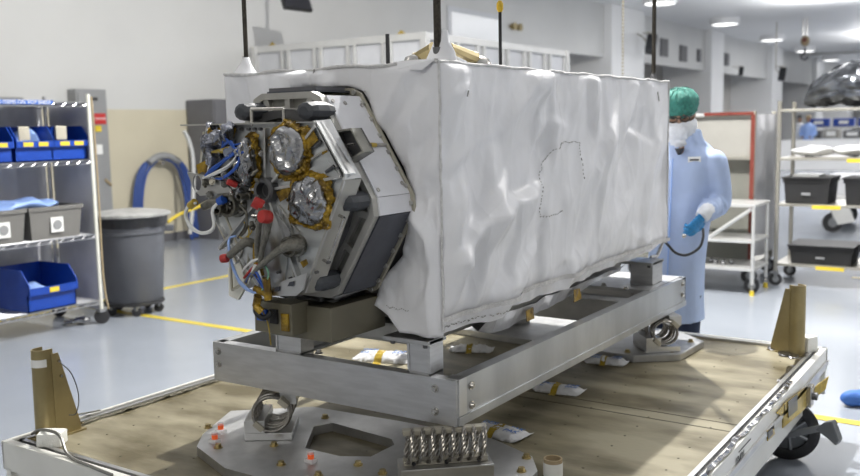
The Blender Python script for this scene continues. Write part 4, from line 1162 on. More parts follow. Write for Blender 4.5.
OP = [(1.905, 1.738), (1.845, 1.72), (1.650, 1.40), (1.642, 1.34), (1.675, 1.26), (1.715, 1.18), (1.765, 1.12), (1.80, 1.085), (1.805, 1.02), (1.758, .985), (1.73, .94), (1.70, .90), (3.0, .90), (3.0, 1.16), (2.33, 1.16), (2.345, 1.36), (2.14, 1.73), (2.06, 1.745)]
def lowf(y): return .925 - .0 * y
fr = grid_face('x', CXa, CYa, CYb, .93, CZb, .0105, hole=OP).build('front_face', 'cover_fabric', cv, True, auto=False, thick=.002)
grid_face('y', CYa, CXa, CXb, .93, CZb, .0125, bottom=lambda x: .925 + .02 * (x - CXa) + .05 * max(0, (x - 4.30) / .17) ** 2).build('side_face', 'cover_fabric', cv, True, auto=False)
mb = MB(); n = 60; k_ = 20
vv = [[mb.bm.verts.new((CXa + (CXb - CXa) * i / n, CYa + (CYb - CYa) * j / k_, CZb - (.02 * math.sin(math.pi * j / k_) * math.sin(math.pi * i / n)) + (.006 * noise.noise(V((i * .4, j * .5, 2))) if 0 < i < n and 0 < j < k_ else 0))) for j in range(k_ + 1)] for i in range(n + 1)]
for i in range(n):
    for j in range(k_): mb.bm.faces.new([vv[i][j], vv[i + 1][j], vv[i + 1][j + 1], vv[i][j + 1]])
mb.build('top_face', 'cover_fabric', cv, True)
MB().box(CXa + .01, CXb, CYb, CYb + .004, 1.0, CZb).build('far_side_face', 'cover_fabric', cv)
MB().box(CXb, CXb + .004, CYa, CYb, .99, CZb).build('end_face', 'cover_fabric', cv)
# piping seams
def seam(pts, r=.004, key='cover_seam', name='seam_tape', j=.003):
    return MB().tube(pts, r, 6, 3).jitter(j, 20).build(name, key, cv, True)
seam([(CXa - .002, CYa - .002, z) for z in [1.805 - .045 * k for k in range(20)]], .0045)
seam([(CXa - .003, CYa + (CYb - CYa) * k / 20, CZb + .004 * math.sin(k)) for k in range(21)], .006)
seam([(CXa + (CXb - CXa) * k / 40, CYa - .003, CZb + .002 * math.sin(k * 1.3)) for k in range(41)], .005)
seam([(CXb, CYa - .002, z) for z in [1.80 - .05 * k for k in range(17)]], .004)
# hem seam tape along side & front
a = []; b_ = []
for k in range(90):
    x = CXa + (CXb - CXa - .01) * k / 89; z = .985 + .012 * (x - CXa) + .004 * noise.noise(V((x * 8, 0, 0)))
    tk = max(0, 1.03 - z) * .35
    y = CYa + tk - .016 - wr(V((x, CYa, z)), 'y') * min(1, (k / 2))
    a.append(V((x, y, z + .009))); b_.append(V((x, y + .0015, z - .009)))
MB().strip(a, b_).build('hem_tape', 'cover_seam', cv, True)
random.seed(9)
def stitches(fn, n, name='stitching', L_=.006):
    mb = MB()
    for k in range(n):
        p = fn(k / n); q = fn((k + .45) / n)
        if (p - q).length < 1e-5: continue
        mb.tube([p, q], .0013 + random.random() * .0012, 4, 0)
    return mb.build(name, 'stitch', cv)
def side_pt(x, z): return V((x, CYa - .006 - wr(V((x, CYa, z)), 'y') - .012 * math.sin(math.pi * (x - CXa) / (CXb - CXa)) * math.sin(math.pi * (z - .93) / .87) + max(0, 1.03 - z) * .35, z))
circ = [(540, 218), (539, 200), (539, 180), (543, 164), (550, 151), (558, 143), (566, 142), (578, 142), (578.5, 155), (578, 182)]
cp = [PY(x, y, CYa - .01) for x, y in circ]
def along(pts):
    def f(t_):
        u_ = t_ * (len(pts) - 1); i = min(int(u_), len(pts) - 2); p = pts[i].lerp(pts[i + 1], u_ - i)
        return side_pt(p.x + .003 * math.sin(t_ * 90), p.z + .003 * math.cos(t_ * 70))
    return f
stitches(along(cp), 52)
stitches(along([PY(x, y, CYa - .01) for x, y in ((540, 217), (548, 216), (557, 213), (562, 210))]), 14)
stitches(along([PY(x, y, CYa - .01) for x, y in ((447, 330), (470, 322), (490, 315), (514, 306))]), 30)
stitches(lambda t_: V((CXa - .014 - .006 * math.sin(t_ * 9), 1.575 + .19 * t_, .995 + .02 * t_ + .003 * math.sin(t_ * 40))), 30)
# small slits
MB().tube([side_pt(*(lambda p: (p.x, p.z))(PY(x, y, CYa))) for x, y in ((656, 92), (657, 97), (658, 101))], .003, 5, 0).build('slit', 'stitch', cv)
MB().tube([side_pt(*(lambda p: (p.x, p.z))(PY(x, y, CYa))) for x, y in ((455.5, 91), (455.5, 97))], .0025, 5, 0).build('slit', 'stitch', cv)
MB().tube([V((CXa - .012, 2.045, 1.80 - .02 * k)) + V((0, .004 * math.sin(k * 2), 0)) for k in range(4)], .003, 5, 0).build('slit', 'stitch', cv)
MB().prism([(CXa - .01, 1.56, 1.803), (CXa - .01, 1.70, 1.803), (CXa - .025, 1.69, 1.78), (CXa - .018, 1.60, 1.775)], (0, 0, .004)).build('corner_flap', 'cover_fabric', cv)
mb = MB(); mb.tube([side_pt(x, .93) + V((0, .01, -.002)) for x in (4.36, 4.40, 4.44)] + [V((4.47, CYa + .01, 1.02))], .008, 6); mb.build('hem_edge', 'cover_seam', cv, True)
# fabric peaks round the lifting rods
def peak(c, h, r, nm='fabric_peak'):
    mb = MB().lathe([(r, 0), (r * .72, h * .3), (r * .45, h * .65), (r * .28, h)], c, None, 18, caps=False); mb.jitter(.012, 18); mb.build(nm, 'cover_fabric', cv, True)
rodA = V((2.42, 2.40, 1.80)); rodB = V((2.45, 1.60, 1.80)); rodC = V((4.33, 1.60, 1.79))
# exact plan spots from photo
rodA = PX(247, 75, 2.42); rodA.z = 1.80; rodB = PX(438, 62, 2.45); rodB.z = 1.80; rodC = PY(653.5, 82, 1.60); rodC.z = 1.79
peak(rodA, .07, .045); peak(rodB + V((.02, -.005, 0)), .11, .055)
# lifting rods
def rod(c, r, z1, label, key='rod_dark', grp='dark lifting rods'):
    g = thing('lifting_rod', label, 'rod', c, 0, grp)
    MB().cyl(c, (c.x, c.y, z1), r, seg=12).build('rod', key, g, True)
    MB().lathe([(r * 2.2, 0), (r * 2.2, .012), (r * 1.3, .016), (r * 1.3, .05)], c, None, 14).build('collar', 'gunmetal', g, True)
rod(rodA, .0085, 3.6, 'dark lifting rod at left front corner of the covered box'); rod(rodB, .0125, 3.6, 'thick dark lifting rod at the near corner of the covered box'); rod(rodC, .0105, 4.4, 'dark lifting rod at the far right corner of the covered box')
c = PX(388, 60, 2.6); c.z = 1.795
g = thing('antenna_rod', 'short plain black rod on box top left of the near corner', 'rod', c, 0, 'short black rods on the box top')
q = PX(388, 34, 2.6); MB().cyl(c, (c.x, c.y, q.z), .0075, seg=10).build('rod', 'black', g, True); MB().cyl(c, c + V((0, 0, .01)), .018).build('foot', 'black', g, True)
c = PY(500.5, 66, 1.62); c.z = 1.79; q = PY(500.5, 8, 1.62)
g = thing('antenna_rod', 'black rod with yellow tip standing on top of the box', 'rod', c, 0, 'short black rods on the box top')
MB().cyl(c, (c.x, c.y, q.z), .006, seg=10).build('rod', 'black', g, True)
MB().lathe([(.007, -.01), (.012, 0), (.012, .02), (.006, .03)], (c.x, c.y, q.z - .005), None, 12).build('yellow_tip', 'yellow_tip', g, True)
MB().box(c.x - .06, c.x + .09, c.y - .03, c.y + .03, 1.788, 1.797).build('foot', 'black', g)
# brass chain further back
c0 = PY(622.5, 90, 4.5)
mb = MB()
n = 70
for k in range(n):
    z = c0.z - .3 + k * .045; mb.lathe([(.004, 0), (.013, .008), (.013, .022), (.004, .03)], (c0.x, c0.y, z), None, 6)
g = thing('hoist_chain', 'thin brass coloured chain hanging behind the covered box', 'chain', (c0.x, c0.y, c0.z - .3)); mb.build('chain', 'brass_chain', g)
mb = MB().cyl((c0.x, c0.y, c0.z - .5), (c0.x, c0.y, c0.z - .28), .03); mb.build('chain_weight', 'brass_chain', g, True)
# lifting brackets on top
def lift(pa, pb, X, label):
    g = thing('lifting_bracket', label, 'bracket', (X, PX(*pa, X).y, 1.795), 0, 'olive lifting brackets on box top')
    a, b_ = PX(*pa, X), PX(*pb, X)
    mb = MB().tube([a, a.lerp(b_, .15), b_.lerp(a, .12), b_], [.030, .026, .018, .020], 8, 3); mb.build('arm', 'olive_metal', g, True)
    c_ = V((b_.x, b_.y, 1.795))
    mb = MB().lathe([(.045, 0), (.045, .02), (.034, .045), (.012, .055)], c_, None, 18); mb.build('end_boss', 'steel', g, True)
    return g
lift((434, 50), (415, 58), 2.62, 'olive lifting bracket arm left of the near corner rod')
g = thing('lifting_bracket', 'olive lifting bracket arm right of the near corner rod', 'bracket', PY(477, 64, 1.66), 0, 'olive lifting brackets on box top')
a, b_ = PY(449, 47, 1.66), PY(474, 58, 1.66)
MB().tube([a, a.lerp(b_, .3), b_.lerp(a, .12), b_], [.016, .018, .022, .024], 8, 3).build('arm', 'olive_metal', g, True)
MB().lathe([(.05, 0), (.05, .02), (.036, .045), (.012, .055)], (b_.x + .03, b_.y, 1.79), None, 18).build('end_boss', 'steel', g, True)

# ================================================================ LOOSE ITEMS ON DECK
def packet(p0, p1, wdt, zr, label, seed, txt=True, tape=.45, h=.026):
    p0, p1 = V((p0.x, p0.y, 0)), V((p1.x, p1.y, 0)); d = p1 - p0; L_ = d.length; ang = math.atan2(d.y, d.x)
    m = Matrix.Translation(((p0.x + p1.x) / 2, (p0.y + p1.y) / 2, zr + .001)) @ rotz(ang)
    g = thing('desiccant_packet', label, 'packet', m.translation, ang, 'white desiccant packets')
    def surf(i, j, n, k, top):
        u_ = i / n * 2 - 1; v_ = j / k * 2 - 1
        pr = max(0, 1 - abs(u_) ** 4) * max(0, 1 - v_ * v_) ** .6
        q = V((u_ * 4, v_ * 3, seed))
        pinch = 1 - .12 * (1 - abs(u_)) if False else 1
        z = (h * pr * (1 + .45 * noise.noise(q)) + .004 * noise.noise(q * 2.2) * (1 if top else 0)) if top else 0
        z = max(z, 0) + (.010 * max(0, abs(u_) - .85) / .15 if top or True else 0)
        return V((u_ * L_ / 2 * (1 + .02 * noise.noise(V((v_ * 3, seed, 1)))), v_ * wdt / 2 * pinch * (1 - .08 * abs(u_) ** 3 + .05 * noise.noise(V((u_ * 3, seed, 4)))), z + .0005))
    n, k = 26, 12; mb = MB()
    for top in (1, 0):
        gv = [[mb.bm.verts.new(m @ surf(i, j, n, k, top)) for j in range(k + 1)] for i in range(n + 1)]
        for i in range(n):
            for j in range(k): mb.bm.faces.new([gv[i][j], gv[i + 1][j], gv[i + 1][j + 1], gv[i][j + 1]])
    bmesh.ops.remove_doubles(mb.bm, verts=mb.bm.verts, dist=.0004)
    mb.build('pouch', 'packet', g, True, auto=False)
    a = []; b_ = []
    it = tape * n
    for j in range(-3, k + 4):
        jj = max(0, min(k, j)); ex = (j - jj) * wdt / k
        q1 = surf(it - 1.6, jj, n, k, 1) + V((0, ex, .0022)); q2 = surf(it + 1.8, jj, n, k, 1) + V((0, ex, .0022))
        if j != jj: q1.z = q2.z = .0012
        a.append(m @ q1); b_.append(m @ q2)
    MB().strip(a, b_).build('kapton_tape', 'kapton_flat', g)
    if txt:
        for (u_, st) in ((.24, 'DESI'), (.76, 'PAK')):
            cu = .0
            for li, vv_ in enumerate((.36, .68)):
                p = surf(u_ * n, vv_ * k, n, k, 1) + V((0, 0, .0035))
                text(st, wdt * .27, m @ Matrix.Translation(p) @ Matrix.Rotation(0, 4, 'Z'), 'ink_blue', g, 'printing')
    return g
packet(PZ(476, 428, DZ), PZ(526, 440, DZ), .13, DZ, 'white desiccant packet on the deck just right of the near isolator', 2)
packet(PZ(536, 388, DZ), PZ(584, 394, DZ), .11, DZ, 'white desiccant packet on deck centre outside the side beam', 5)
packet(PZ(586, 361, DZ), PZ(628, 365, DZ), .09, DZ, 'white desiccant packet farthest along outside the side beam', 8, h=.03)
packet(PZ(450, 350, DZ), PZ(494, 351, DZ), .10, DZ, 'white desiccant packet on deck just beneath the silver film pouch', 11, False)
packet(PZ(356, 358, DZ), PZ(414, 361, DZ), .15, DZ, 'white desiccant packet behind the front beam beside the near post', 14, h=.04)
packet(PZ(346, 328, DZ + .02), PZ(384, 332, DZ + .02), .08, DZ, 'white desiccant packet inside the frame along left side beam', 17, False)
packet(PZ(545, 322, DZ), PZ(592, 322, DZ), .12, DZ, 'white desiccant packet beneath the far end of the covered box', 20, False, h=.04)
packet(PZ(312, 350, DZ + .06), PZ(344, 366, DZ + .06), .08, DZ, 'white desiccant packet peeking over front beam by the left post', 23, False, h=.05)
# tape roll
c = PZ(553, 476, DZ)
g = thing('label_tape_roll', 'small cardboard roll with white label standing on the deck', 'roll', c)
MB().lathe([(.031, 0), (.031, .062), (.026, .062), (.026, .004)], c, None, 28, caps=False).build('core', 'cardboard', g, True)
MB().lathe([(.0325, .004), (.0325, .05)], c, None, 28, caps=False).build('white_label', 'label_white', g, True)
# silver film pouch below cover
mb = MB(); a = []; b_ = []
n = 24
p0, p1 = V((2.70, 1.60, .905)), V((4.0, 1.60, .925))
for k in range(n + 1):
    f = k / n; q = p0.lerp(p1, f); wv = .012 * noise.noise(V((f * 9, 0, 1)))
    dip = .05 * (1 - f) * min(1, f * 6 + .2)
    a.append(q + V((0, -.015 + wv, .012))); b_.append(q + V((.0, .02 + wv, -dip - .02)))
mb.strip(a, b_); c_ = [p + V((0, .05, .03)) for p in b_]; mb.strip(b_, c_)
mb.jitter(.014, 9)
g = thing('silver_film_pouch', 'silver film pouch with yellow tape hanging under the cover', 'pouch', (3.3, 1.65, .84))
mb.build('film', 'pouch_silver', g, False)
for f in (.22, .55):
    q = p0.lerp(p1, f); MB().prism([q + V((0, -.024, -.052)), q + V((.07, -.024, -.05)), q + V((.065, -.022, -.005)), q + V((.005, -.022, -.003))], (0, -.002, 0)).jitter(.008, 20).build('kapton_tape', 'kapton', g)
# ================================================================ PERSON
PXX, PYY = 5.06, 1.65
ps = thing('person', 'person in light blue gown, green bonnet and blue gloves bowing behind the box', 'person', (PXX, PYY, 0))
def P3(x, y, z): return V((PXX + x, PYY + y, z))
def limb(mb, pts, rs, seg=14):
    mb.tube(pts, rs, seg, 3)
    for p, r in ((pts[0], rs[0]), (pts[-1], rs[-1])): mb.sphere(p, r, 12)
sh_l, el_l = P3(-.01, -.165, 1.375), PX(720, 203, PXX + .02)
wr_l = PX(705, 213, PXX - .17); hd_l = PX(695, 226, PXX - .235)
sh_r, el_r, wr_r = P3(.0, .19, 1.40), P3(-.04, .27, 1.13), P3(-.22, .18, 1.02)
b = MB()
b.tube([P3(0, .045, .92), P3(0, .03, 1.1), P3(-.0, .01, 1.28), P3(-.01, .005, 1.42), P3(-.03, 0, 1.50)], [.12, .125, .135, .10, .055], 16, 4)
b.sphere(P3(0, .045, .92), (.11, .14, .12), 18)
limb(b, [P3(-.03, 0, 1.46), P3(-.065, 0, 1.57)], [.056, .052])
for sy in (-.03, .12):
    limb(b, [P3(0, sy, .90), P3(-.01, sy, .50), P3(.02, sy, .10)], [.075, .056, .042]); limb(b, [P3(.03, sy, .05), P3(-.15, sy - .01, .045)], [.042, .035])
limb(b, [sh_l, el_l, wr_l], [.056, .044, .030]); limb(b, [sh_r, el_r, wr_r], [.056, .044, .030])
# head, bowed forward; forward is -x, face slightly down
hc = P3(-.075, .01, 1.635); hr = Matrix.Translation(hc) @ Matrix.Rotation(math.radians(-14), 4, 'Y') @ rotz(math.radians(14))
def hp_(x, y, z): return hr @ V((x, y, z))
t_ = Matrix.Identity(4)
b2 = MB()
b2.sphere((0, 0, .03), (.094, .076, .105), 22).sphere((-.022, 0, -.045), (.068, .058, .065), 18)
b2.sphere((-.092, 0, -.005), (.018, .012, .024), 10).sphere((-.098, 0, -.018), (.014, .015, .011), 10)
b2.sphere((-.078, .03, .022), (.014, .022, .008), 10).sphere((-.078, -.03, .022), (.014, .022, .008), 10)
b2.sphere((-.084, 0, -.058), (.012, .024, .010), 10)
for sy in (-1, 1): b2.sphere((.005, sy * .078, -.002), (.018, .008, .03), 10)
b2.bm.transform(hr); b.merge(b2.bm)
b.build('body', 'skin', ps, remesh=.011)
mb = MB()
for sy in (-.031, .031): mb.sphere(hp_(-.088, sy, .008), (.006, .012, .007), 10)
mb.build('eyes', 'ink_black', ps, True)
mb = MB()
for sy in (-.033, .033):
    mb.tube([hp_(-.102, sy + .025 * math.cos(a), .004 + .016 * math.sin(a)) for a in [i * math.pi / 7 for i in range(15)]], .0028, 6, 0)
    mb.tube([hp_(-.098, sy * 1.7, .008), hp_(-.05, sy * 2.3, .010), hp_(.0, sy * 2.42, .012)], .0028, 6, 2)
mb.tube([hp_(-.102, -.01, .008), hp_(-.102, .01, .008)], .0028, 6, 0); mb.build('glasses', 'ink_black', ps, True)
# bonnet
mb = MB(); rings = []
for z, r in ((.028, .090), (.040, .101), (.065, .110), (.095, .107), (.125, .088), (.145, .05), (.150, .01)):
    rings.append([hp_(.012 + (r * 1.08 + .004 * math.sin(i * 2.7 + z * 70) + .006 * noise.noise(V((i * .6, z * 30, 0)))) * math.cos(a), (r * .93 + .005 * math.sin(i * 3.1 + z * 40)) * math.sin(a), z + .005 * math.sin(i * 1.9) - .018 * math.cos(a) * (-1) * (1 if z < .07 else 0)) for i, a in enumerate([2 * math.pi * k / 44 for k in range(44)])])
mb.loft(rings, caps=False); mb.build('bonnet', 'bonnet', ps, True)
mb = MB().tube([hp_(.012 + .102 * math.cos(a), .088 * math.sin(a), .026 + .003 * math.sin(a * 9) + .016 * math.cos(a)) for a in [2 * math.pi * k / 40 for k in range(41)]], .007, 6, 0); mb.build('bonnet_band', 'bonnet', ps, True)
# beard cover / veil over the lower face
mb = MB(); rings = []
for z, r, x in ((-.016, .080, -.028), (-.035, .092, -.034), (-.065, .092, -.032), (-.095, .080, -.022), (-.118, .076, -.0), (-.140, .078, .005), (-.165, .074, .015)):
    rings.append([hp_(x + (r + .005 * noise.noise(V((i * .7, z * 40, 3)))) * math.cos(a), (r * .95 + .004 * math.sin(i * 2.3)) * math.sin(a), z + .003 * math.sin(i * 2.1)) for i, a in enumerate([2 * math.pi * k / 40 for k in range(40)])])
mb.loft(rings, caps=False); mb.build('beard_cover', 'veil', ps, True)
# gown
g_ = MB(); rings = []
prof = [(.47, .165, .15, .05), (.60, .158, .145, .05), (.80, .158, .145, .045), (.98, .165, .15, .035), (1.12, .172, .15, .02), (1.25, .185, .148, .01), (1.34, .190, .135, .005), (1.40, .180, .115, .0), (1.435, .160, .100, .0), (1.47, .125, .09, -.005), (1.50, .088, .082, -.015), (1.53, .074, .078, -.02), (1.56, .068, .072, -.02)]
for z, hy, hx, oy in prof:
    r = []
    for k in range(48):
        a = 2 * math.pi * k / 48; f = .014 * noise.noise(V((math.cos(a) * 2.5, math.sin(a) * 2.5, z * 1.1))) + .006 * math.sin(a * 9 + z * 3) * max(0, 1.1 - z)
        r.append(P3((hx + f) * math.cos(a) - (.03 if z > 1.48 else 0) - .0, oy + (hy + f) * math.sin(a), z + .008 * math.sin(a * 3) * (z < .5)))
    rings.append(r)
g_.loft(rings)
g_.tube([sh_l, sh_l.lerp(el_l, .5) + V((0, -.01, 0)), el_l, el_l.lerp(wr_l, .6), wr_l.lerp(hd_l, .1)], [.072, .064, .060, .052, .046], 18, 5)
g_.tube([sh_r, sh_r.lerp(el_r, .5), el_r, wr_r], [.080, .072, .068, .048], 18, 5)
g_.sphere(sh_l, .070, 16).sphere(sh_r, .075, 16).sphere(el_l, .058, 14).sphere(el_r, .062, 14)
for k, f in enumerate((.2, .4, .62, .85)):   # sleeve folds
    q = el_l.lerp(wr_l, f); d = (wr_l - el_l).normalized(); n1 = d.orthogonal().normalized(); n2 = d.cross(n1); R_ = .066 - .016 * f
    g_.tube([q + (n1 * math.cos(a) + n2 * math.sin(a)) * R_ + d * .02 * math.sin(a + k) for a in [i * .5236 for i in range(13)]], .008, 6, 0)
gw = g_.build('gown', 'gown', ps, remesh=.0085)
mb = MB().tube([P3(-.16, .02, 1.40), P3(-.172, .022, 1.2), P3(-.168, .03, 1.0), P3(-.165, .04, .75), P3(-.17, .045, .5)], .004, 6, 4); mb.build('front_seam', 'lightblue_cable', gw, True)
nb = MB(); m_ = frame4(P3(-.112, -.085, 1.395), (0.30, -1, .02), (-.55, -.05, 1))
nb.box(-.034, .034, -.017, .017, .0, .004, .001, m_); nb.build('name_label', 'label_white', gw)
nb = MB(); nb.box(-.024, .024, -.006, .004, .004, .005, 0, m_); nb.build('label_print', 'ink_black', gw)
mb = MB().prism([P3(-.155, .012, 1.455), P3(-.155, -.028, 1.455), P3(-.163, -.010, 1.42)], (.05, 0, 0)); mb.build('undershirt', 'black', ps)
mb = MB().tube([wr_l.lerp(el_l, .16), wr_l, wr_l.lerp(hd_l, .35)], [.050, .043, .038], 14, 3); mb.build('knit_cuff', 'veil', ps, True)
mb = MB().box(PXX - .17, PXX - .16, PYY + .06, PYY + .16, 1.10, 1.135, .004); mb.build('blue_tag', 'glove', ps)
for sy in (-.025, .115):
    MB().tube([P3(-.0, sy, .62), P3(-.01, sy, .38), P3(.01, sy, .13)], [.085, .072, .065], 14, 3).build('trouser_leg', 'navy', ps, True)
for sy in (-.03, .115):
    MB().sphere(P3(-.05, sy, .05), (.15, .06, .055), 16).jitter(.01, 20).build('shoe_cover', 'shoe_blue', ps, True)
# gloved hands, fingers curled on the cable
def hand(w0, h0, palmn, side):
    mb = MB(); d = (h0 - w0).normalized(); n = V(palmn); n = (n - d * n.dot(d)).normalized(); sd = d.cross(n) * side
    w0 = V(w0)
    kn = w0 + d * .095
    for k in range(5):
        f = k / 4; c = w0.lerp(kn, f); wdt = .026 + .016 * min(1, f * 1.6)
        mb.sphere(c, 1, 12, Matrix((sd * wdt, n * .016, d * .022)).transposed().to_4x4())
    for i, (o, L_, cu) in enumerate(((-.031, .066, .9), (-.010, .076, .75), (.011, .070, .95), (.031, .055, 1.15))):
        p = kn + sd * o; a = p + (d * math.cos(.3) + n * math.sin(.3)) * L_ * .42
        b_ = a + (d * math.cos(.3 + cu) + n * math.sin(.3 + cu)) * L_ * .33; c = b_ + (d * math.cos(.3 + 2 * cu) + n * math.sin(.3 + 2 * cu)) * L_ * .25
        mb.tube([p - d * .01, p + d * .004, a, b_, c], [.0105, .010, .0095, .0085, .007], 8, 3); mb.sphere(c, .0072, 8)
    t0 = w0 + d * .03 - sd * .032; t1 = t0 - sd * .022 + d * .026 + n * .012; t2 = t1 + d * .026 + n * .018 - sd * .002; t3 = t2 + d * .018 + n * .008 + sd * .006
    mb.tube([t0, t1, t2, t3], [.015, .012, .010, .008], 8, 3); mb.sphere(t3, .008, 8)
    mb.sphere(w0, .028, 12)
    return mb
hand(wr_l.lerp(hd_l, .12), hd_l, (-.3, .8, -.5), -1).build('gloved_hand', 'glove', ps, remesh=.0045)
hd_r = wr_r + V((-.09, -.02, -.03)); hand(wr_r, hd_r, (0, -.8, -.6), 1).build('gloved_hand', 'glove', ps, remesh=.0045)
q = hd_l + V((-.03, .03, -.0))
tag(MB().tube([PX(703, 229, 4.80), PX(703, 238, 4.76), PX(699, 248, 4.73), PX(687, 255, 4.70), PX(676, 253, 4.68), PX(668, 245, 4.66), PX(660, 236, 4.66)], .007, 8, 5).build('black_cable', 'black', None, True), 'black cable looping down from the gloved hand of the person', 'cable')
MBc = MB().sphere(PX(684, 236, 4.72), .012, 10)
tag(MBc.build('probe_tip', 'steel', None, True), 'small shiny tool tip held in the blue gloved fingers', 'tool')

# ================================================================ RIGHT SIDE EQUIPMENT
def caster(g, x, y, r, d=(1, .5, 0), yellow=False, top=None):
    c = MB().box(x - .025, x + .025, y - .025, y + .025, r * 1.2, top or r * 2.4, .004).build('caster', 'caster_grey', g)
    MB().lathe([(r * .3, -.02), (r, -.018), (r, .018), (r * .3, .02)], (x, y, r), d, 24).build('wheel', 'rubber_black', c, True)
    MB().lathe([(.005, -.024), (r * .5, -.022), (r * .5, .022), (.005, .024)], (x, y, r), d, 16).build('wheel_hub', 'caster_grey', c, True)
# tall panelled rack with red edge trim
X0 = 9.1
g = thing('panelled_cart', 'tall grey panelled cart with red edge strips behind the person', 'cart', (9.5, 2.9, 0))
for y in (2.30, 3.55):
    for x in (X0, X0 + .8): MB().box(x - .02, x + .02, y - .02, y + .02, .16, 1.69, .003).build('post', 'rack_metal', g)
MB().box(X0 - .025, X0 - .02, 2.285, 2.325, .2, 1.66).build('edge_strip', 'red_strip', g); MB().box(X0 - .03, X0 - .015, 2.30, 2.78, 1.655, 1.685).build('edge_strip', 'red_strip', g)
MB().box(X0 - .03, X0 - .015, 2.78, 3.5, 1.65, 1.68).build('top_rail', 'cart_white', g)
for z in (1.655, 1.24, .18): MB().box(X0 - .01, X0 + .81, 2.3, 3.55, z - .02, z + .01).build('shelf_panel', 'rack_metal', g)
MB().box(X0 + .02, X0 + .03, 2.32, 3.53, 1.25, 1.645).build('fabric_panel', 'cart_panel', g)
MB().box(X0 + .12, X0 + .13, 2.32, 3.53, .20, 1.22).build('back_panel', 'cart_panel_dark', g)
mb = MB(); n = 14
a = [V((X0 - .02 + .9 * k / n, 2.27 + .02 * math.sin(k * 1.1), 1.66)) for k in range(n + 1)]
mb.strip(a, [p + V((0, .01 * math.sin(i), -1.4)) for i, p in enumerate(a)]); mb.build('plastic_curtain', 'sheet_plastic', g, True)
for y in (2.32, 3.5):
    for x in (X0 + .02, X0 + .78): caster(g, x, y, .075)
# white step cart
X1 = 8.45
g = thing('step_cart', 'low white tubular shelf cart with black caster and yellow feet', 'cart', (X1 + .25, 2.5, 0))
def wbar(a, b_, r=.017): return MB().tube([a, b_], r, 8, 0)
for y in (2.12, 3.0):
    for x in (X1, X1 + .5):
        wbar((x, y, .10), (x, y, .83)).build('leg', 'cart_white', g, True)
        MB().cyl((x, y, 0), (x, y, .045), .022, .018).build('yellow_foot', 'label_yellow', g, True); wbar((x, y, .04), (x, y, .11), .012).build('foot_stem', 'steel', g, True)
for z in (.83, .50, .24):
    MB().box(X1 - .02, X1 + .52, 2.10, 3.02, z - .015, z + .012, .004).build('shelf', 'cart_white', g)
wbar((X1, 2.14, .80), (X1, 2.55, .50)).build('diagonal_brace', 'cart_white', g, True)
wbar((X1, 3.0, .24), (X1, 2.6, .50)).build('diagonal_brace', 'cart_white', g, True)
caster(g, X1 + .15, 2.16, .07, (1, .3, 0), top=.2); caster(g, X1 + .15, 2.95, .07, (1, .3, 0), top=.2)
for i, (y, z) in enumerate(((2.42, .265), (2.50, .265), (2.36, .262), (2.56, .262))):
    m_ = MB().sphere((X1 + .12 + .03 * i, y, z + .012), .026, 12).cyl((X1 + .12 + .03 * i, y, z - .012), (X1 + .12 + .03 * i, y, z + .01), .022)
    tag(m_.build('metal_fitting', 'foil', None, True), 'shiny round metal fitting on the bottom shelf of the white cart', 'fitting', 'shiny fittings on the cart')
# open rack with black bins
X2 = 9.12
g = thing('open_shelf_rack', 'tall open metal shelf rack holding black bins at right', 'shelf rack', (X2 + .3, 1.3, 0))
for y, x in ((2.07, X2), (2.07, X2 + .62), (.35, X2), (.35, X2 + .62)):
    MB().cyl((x, y, .12), (x, y, 1.78), .02, seg=10).build('post', 'rack_metal', g, True); caster(g, x, y, .06)
for z in (1.70, 1.24, .80, .22):
    MB().box(X2 - .015, X2 + .635, .34, 2.08, z - .025, z + .0, .004).build('shelf', 'rack_metal', g)
for y0, y1, z in ((1.25, 1.46, 1.215), (1.50, 1.75, .775), (1.45, 1.70, .195)):
    MB().box(X2 - .022, X2 - .016, y0, y1, z - .016, z + .018).build('shelf_label', 'label_yellow', g)
    m_ = frame4((X2 - .024, (y0 + y1) / 2, z), (0, -1, 0), (0, 0, 1))
def bbin(y0, y1, z, h, label):
    g = thing('black_bin', label, 'bin', (X2 + .25, (y0 + y1) / 2, z), 0, 'black bins on the open rack')
    R4 = lambda e, zz: [V((X2 + .02 + e, y0 + e, zz)), V((X2 + .5 - e, y0 + e, zz)), V((X2 + .5 - e, y1 - e, zz)), V((X2 + .02 + e, y1 - e, zz))]
    MB().loft([R4(.025, z), R4(.012, z + h - .035), R4(0, z + h - .035), R4(0, z + h)]).build('bin_body', 'black_bin', g)
    MB().box(X2 + .0, X2 + .52, y0 - .01, y1 + .01, z + h, z + h + .018, .005).build('lid', 'black_bin', g)
    l = MB().box(X2 + .012, X2 + .018, (y0 + y1) / 2 - .04, (y0 + y1) / 2 + .04, z + h * .35, z + h * .45).build('front_label', 'panel_grey', g)
bbin(1.60, 2.03, .802, .235, 'black lidded bin on middle shelf nearest the plastic curtain')
bbin(1.05, 1.49, .802, .235, 'black lidded bin on middle shelf cut by the right edge')
bbin(1.38, 1.96, .222, .165, 'low black lidded bin on the bottom shelf')
bbin(.8, 1.34, .222, .2, 'black bin on bottom shelf cut by the right edge')
tag(MB().box(X2 + .12, X2 + .45, 1.72, 1.96, 1.06, 1.075).build('paper_tray', 'cart_white', None), 'white paper tray on the black bin of the middle shelf', 'tray')
bpy.data.objects['paper_tray'].location.z = 1.056
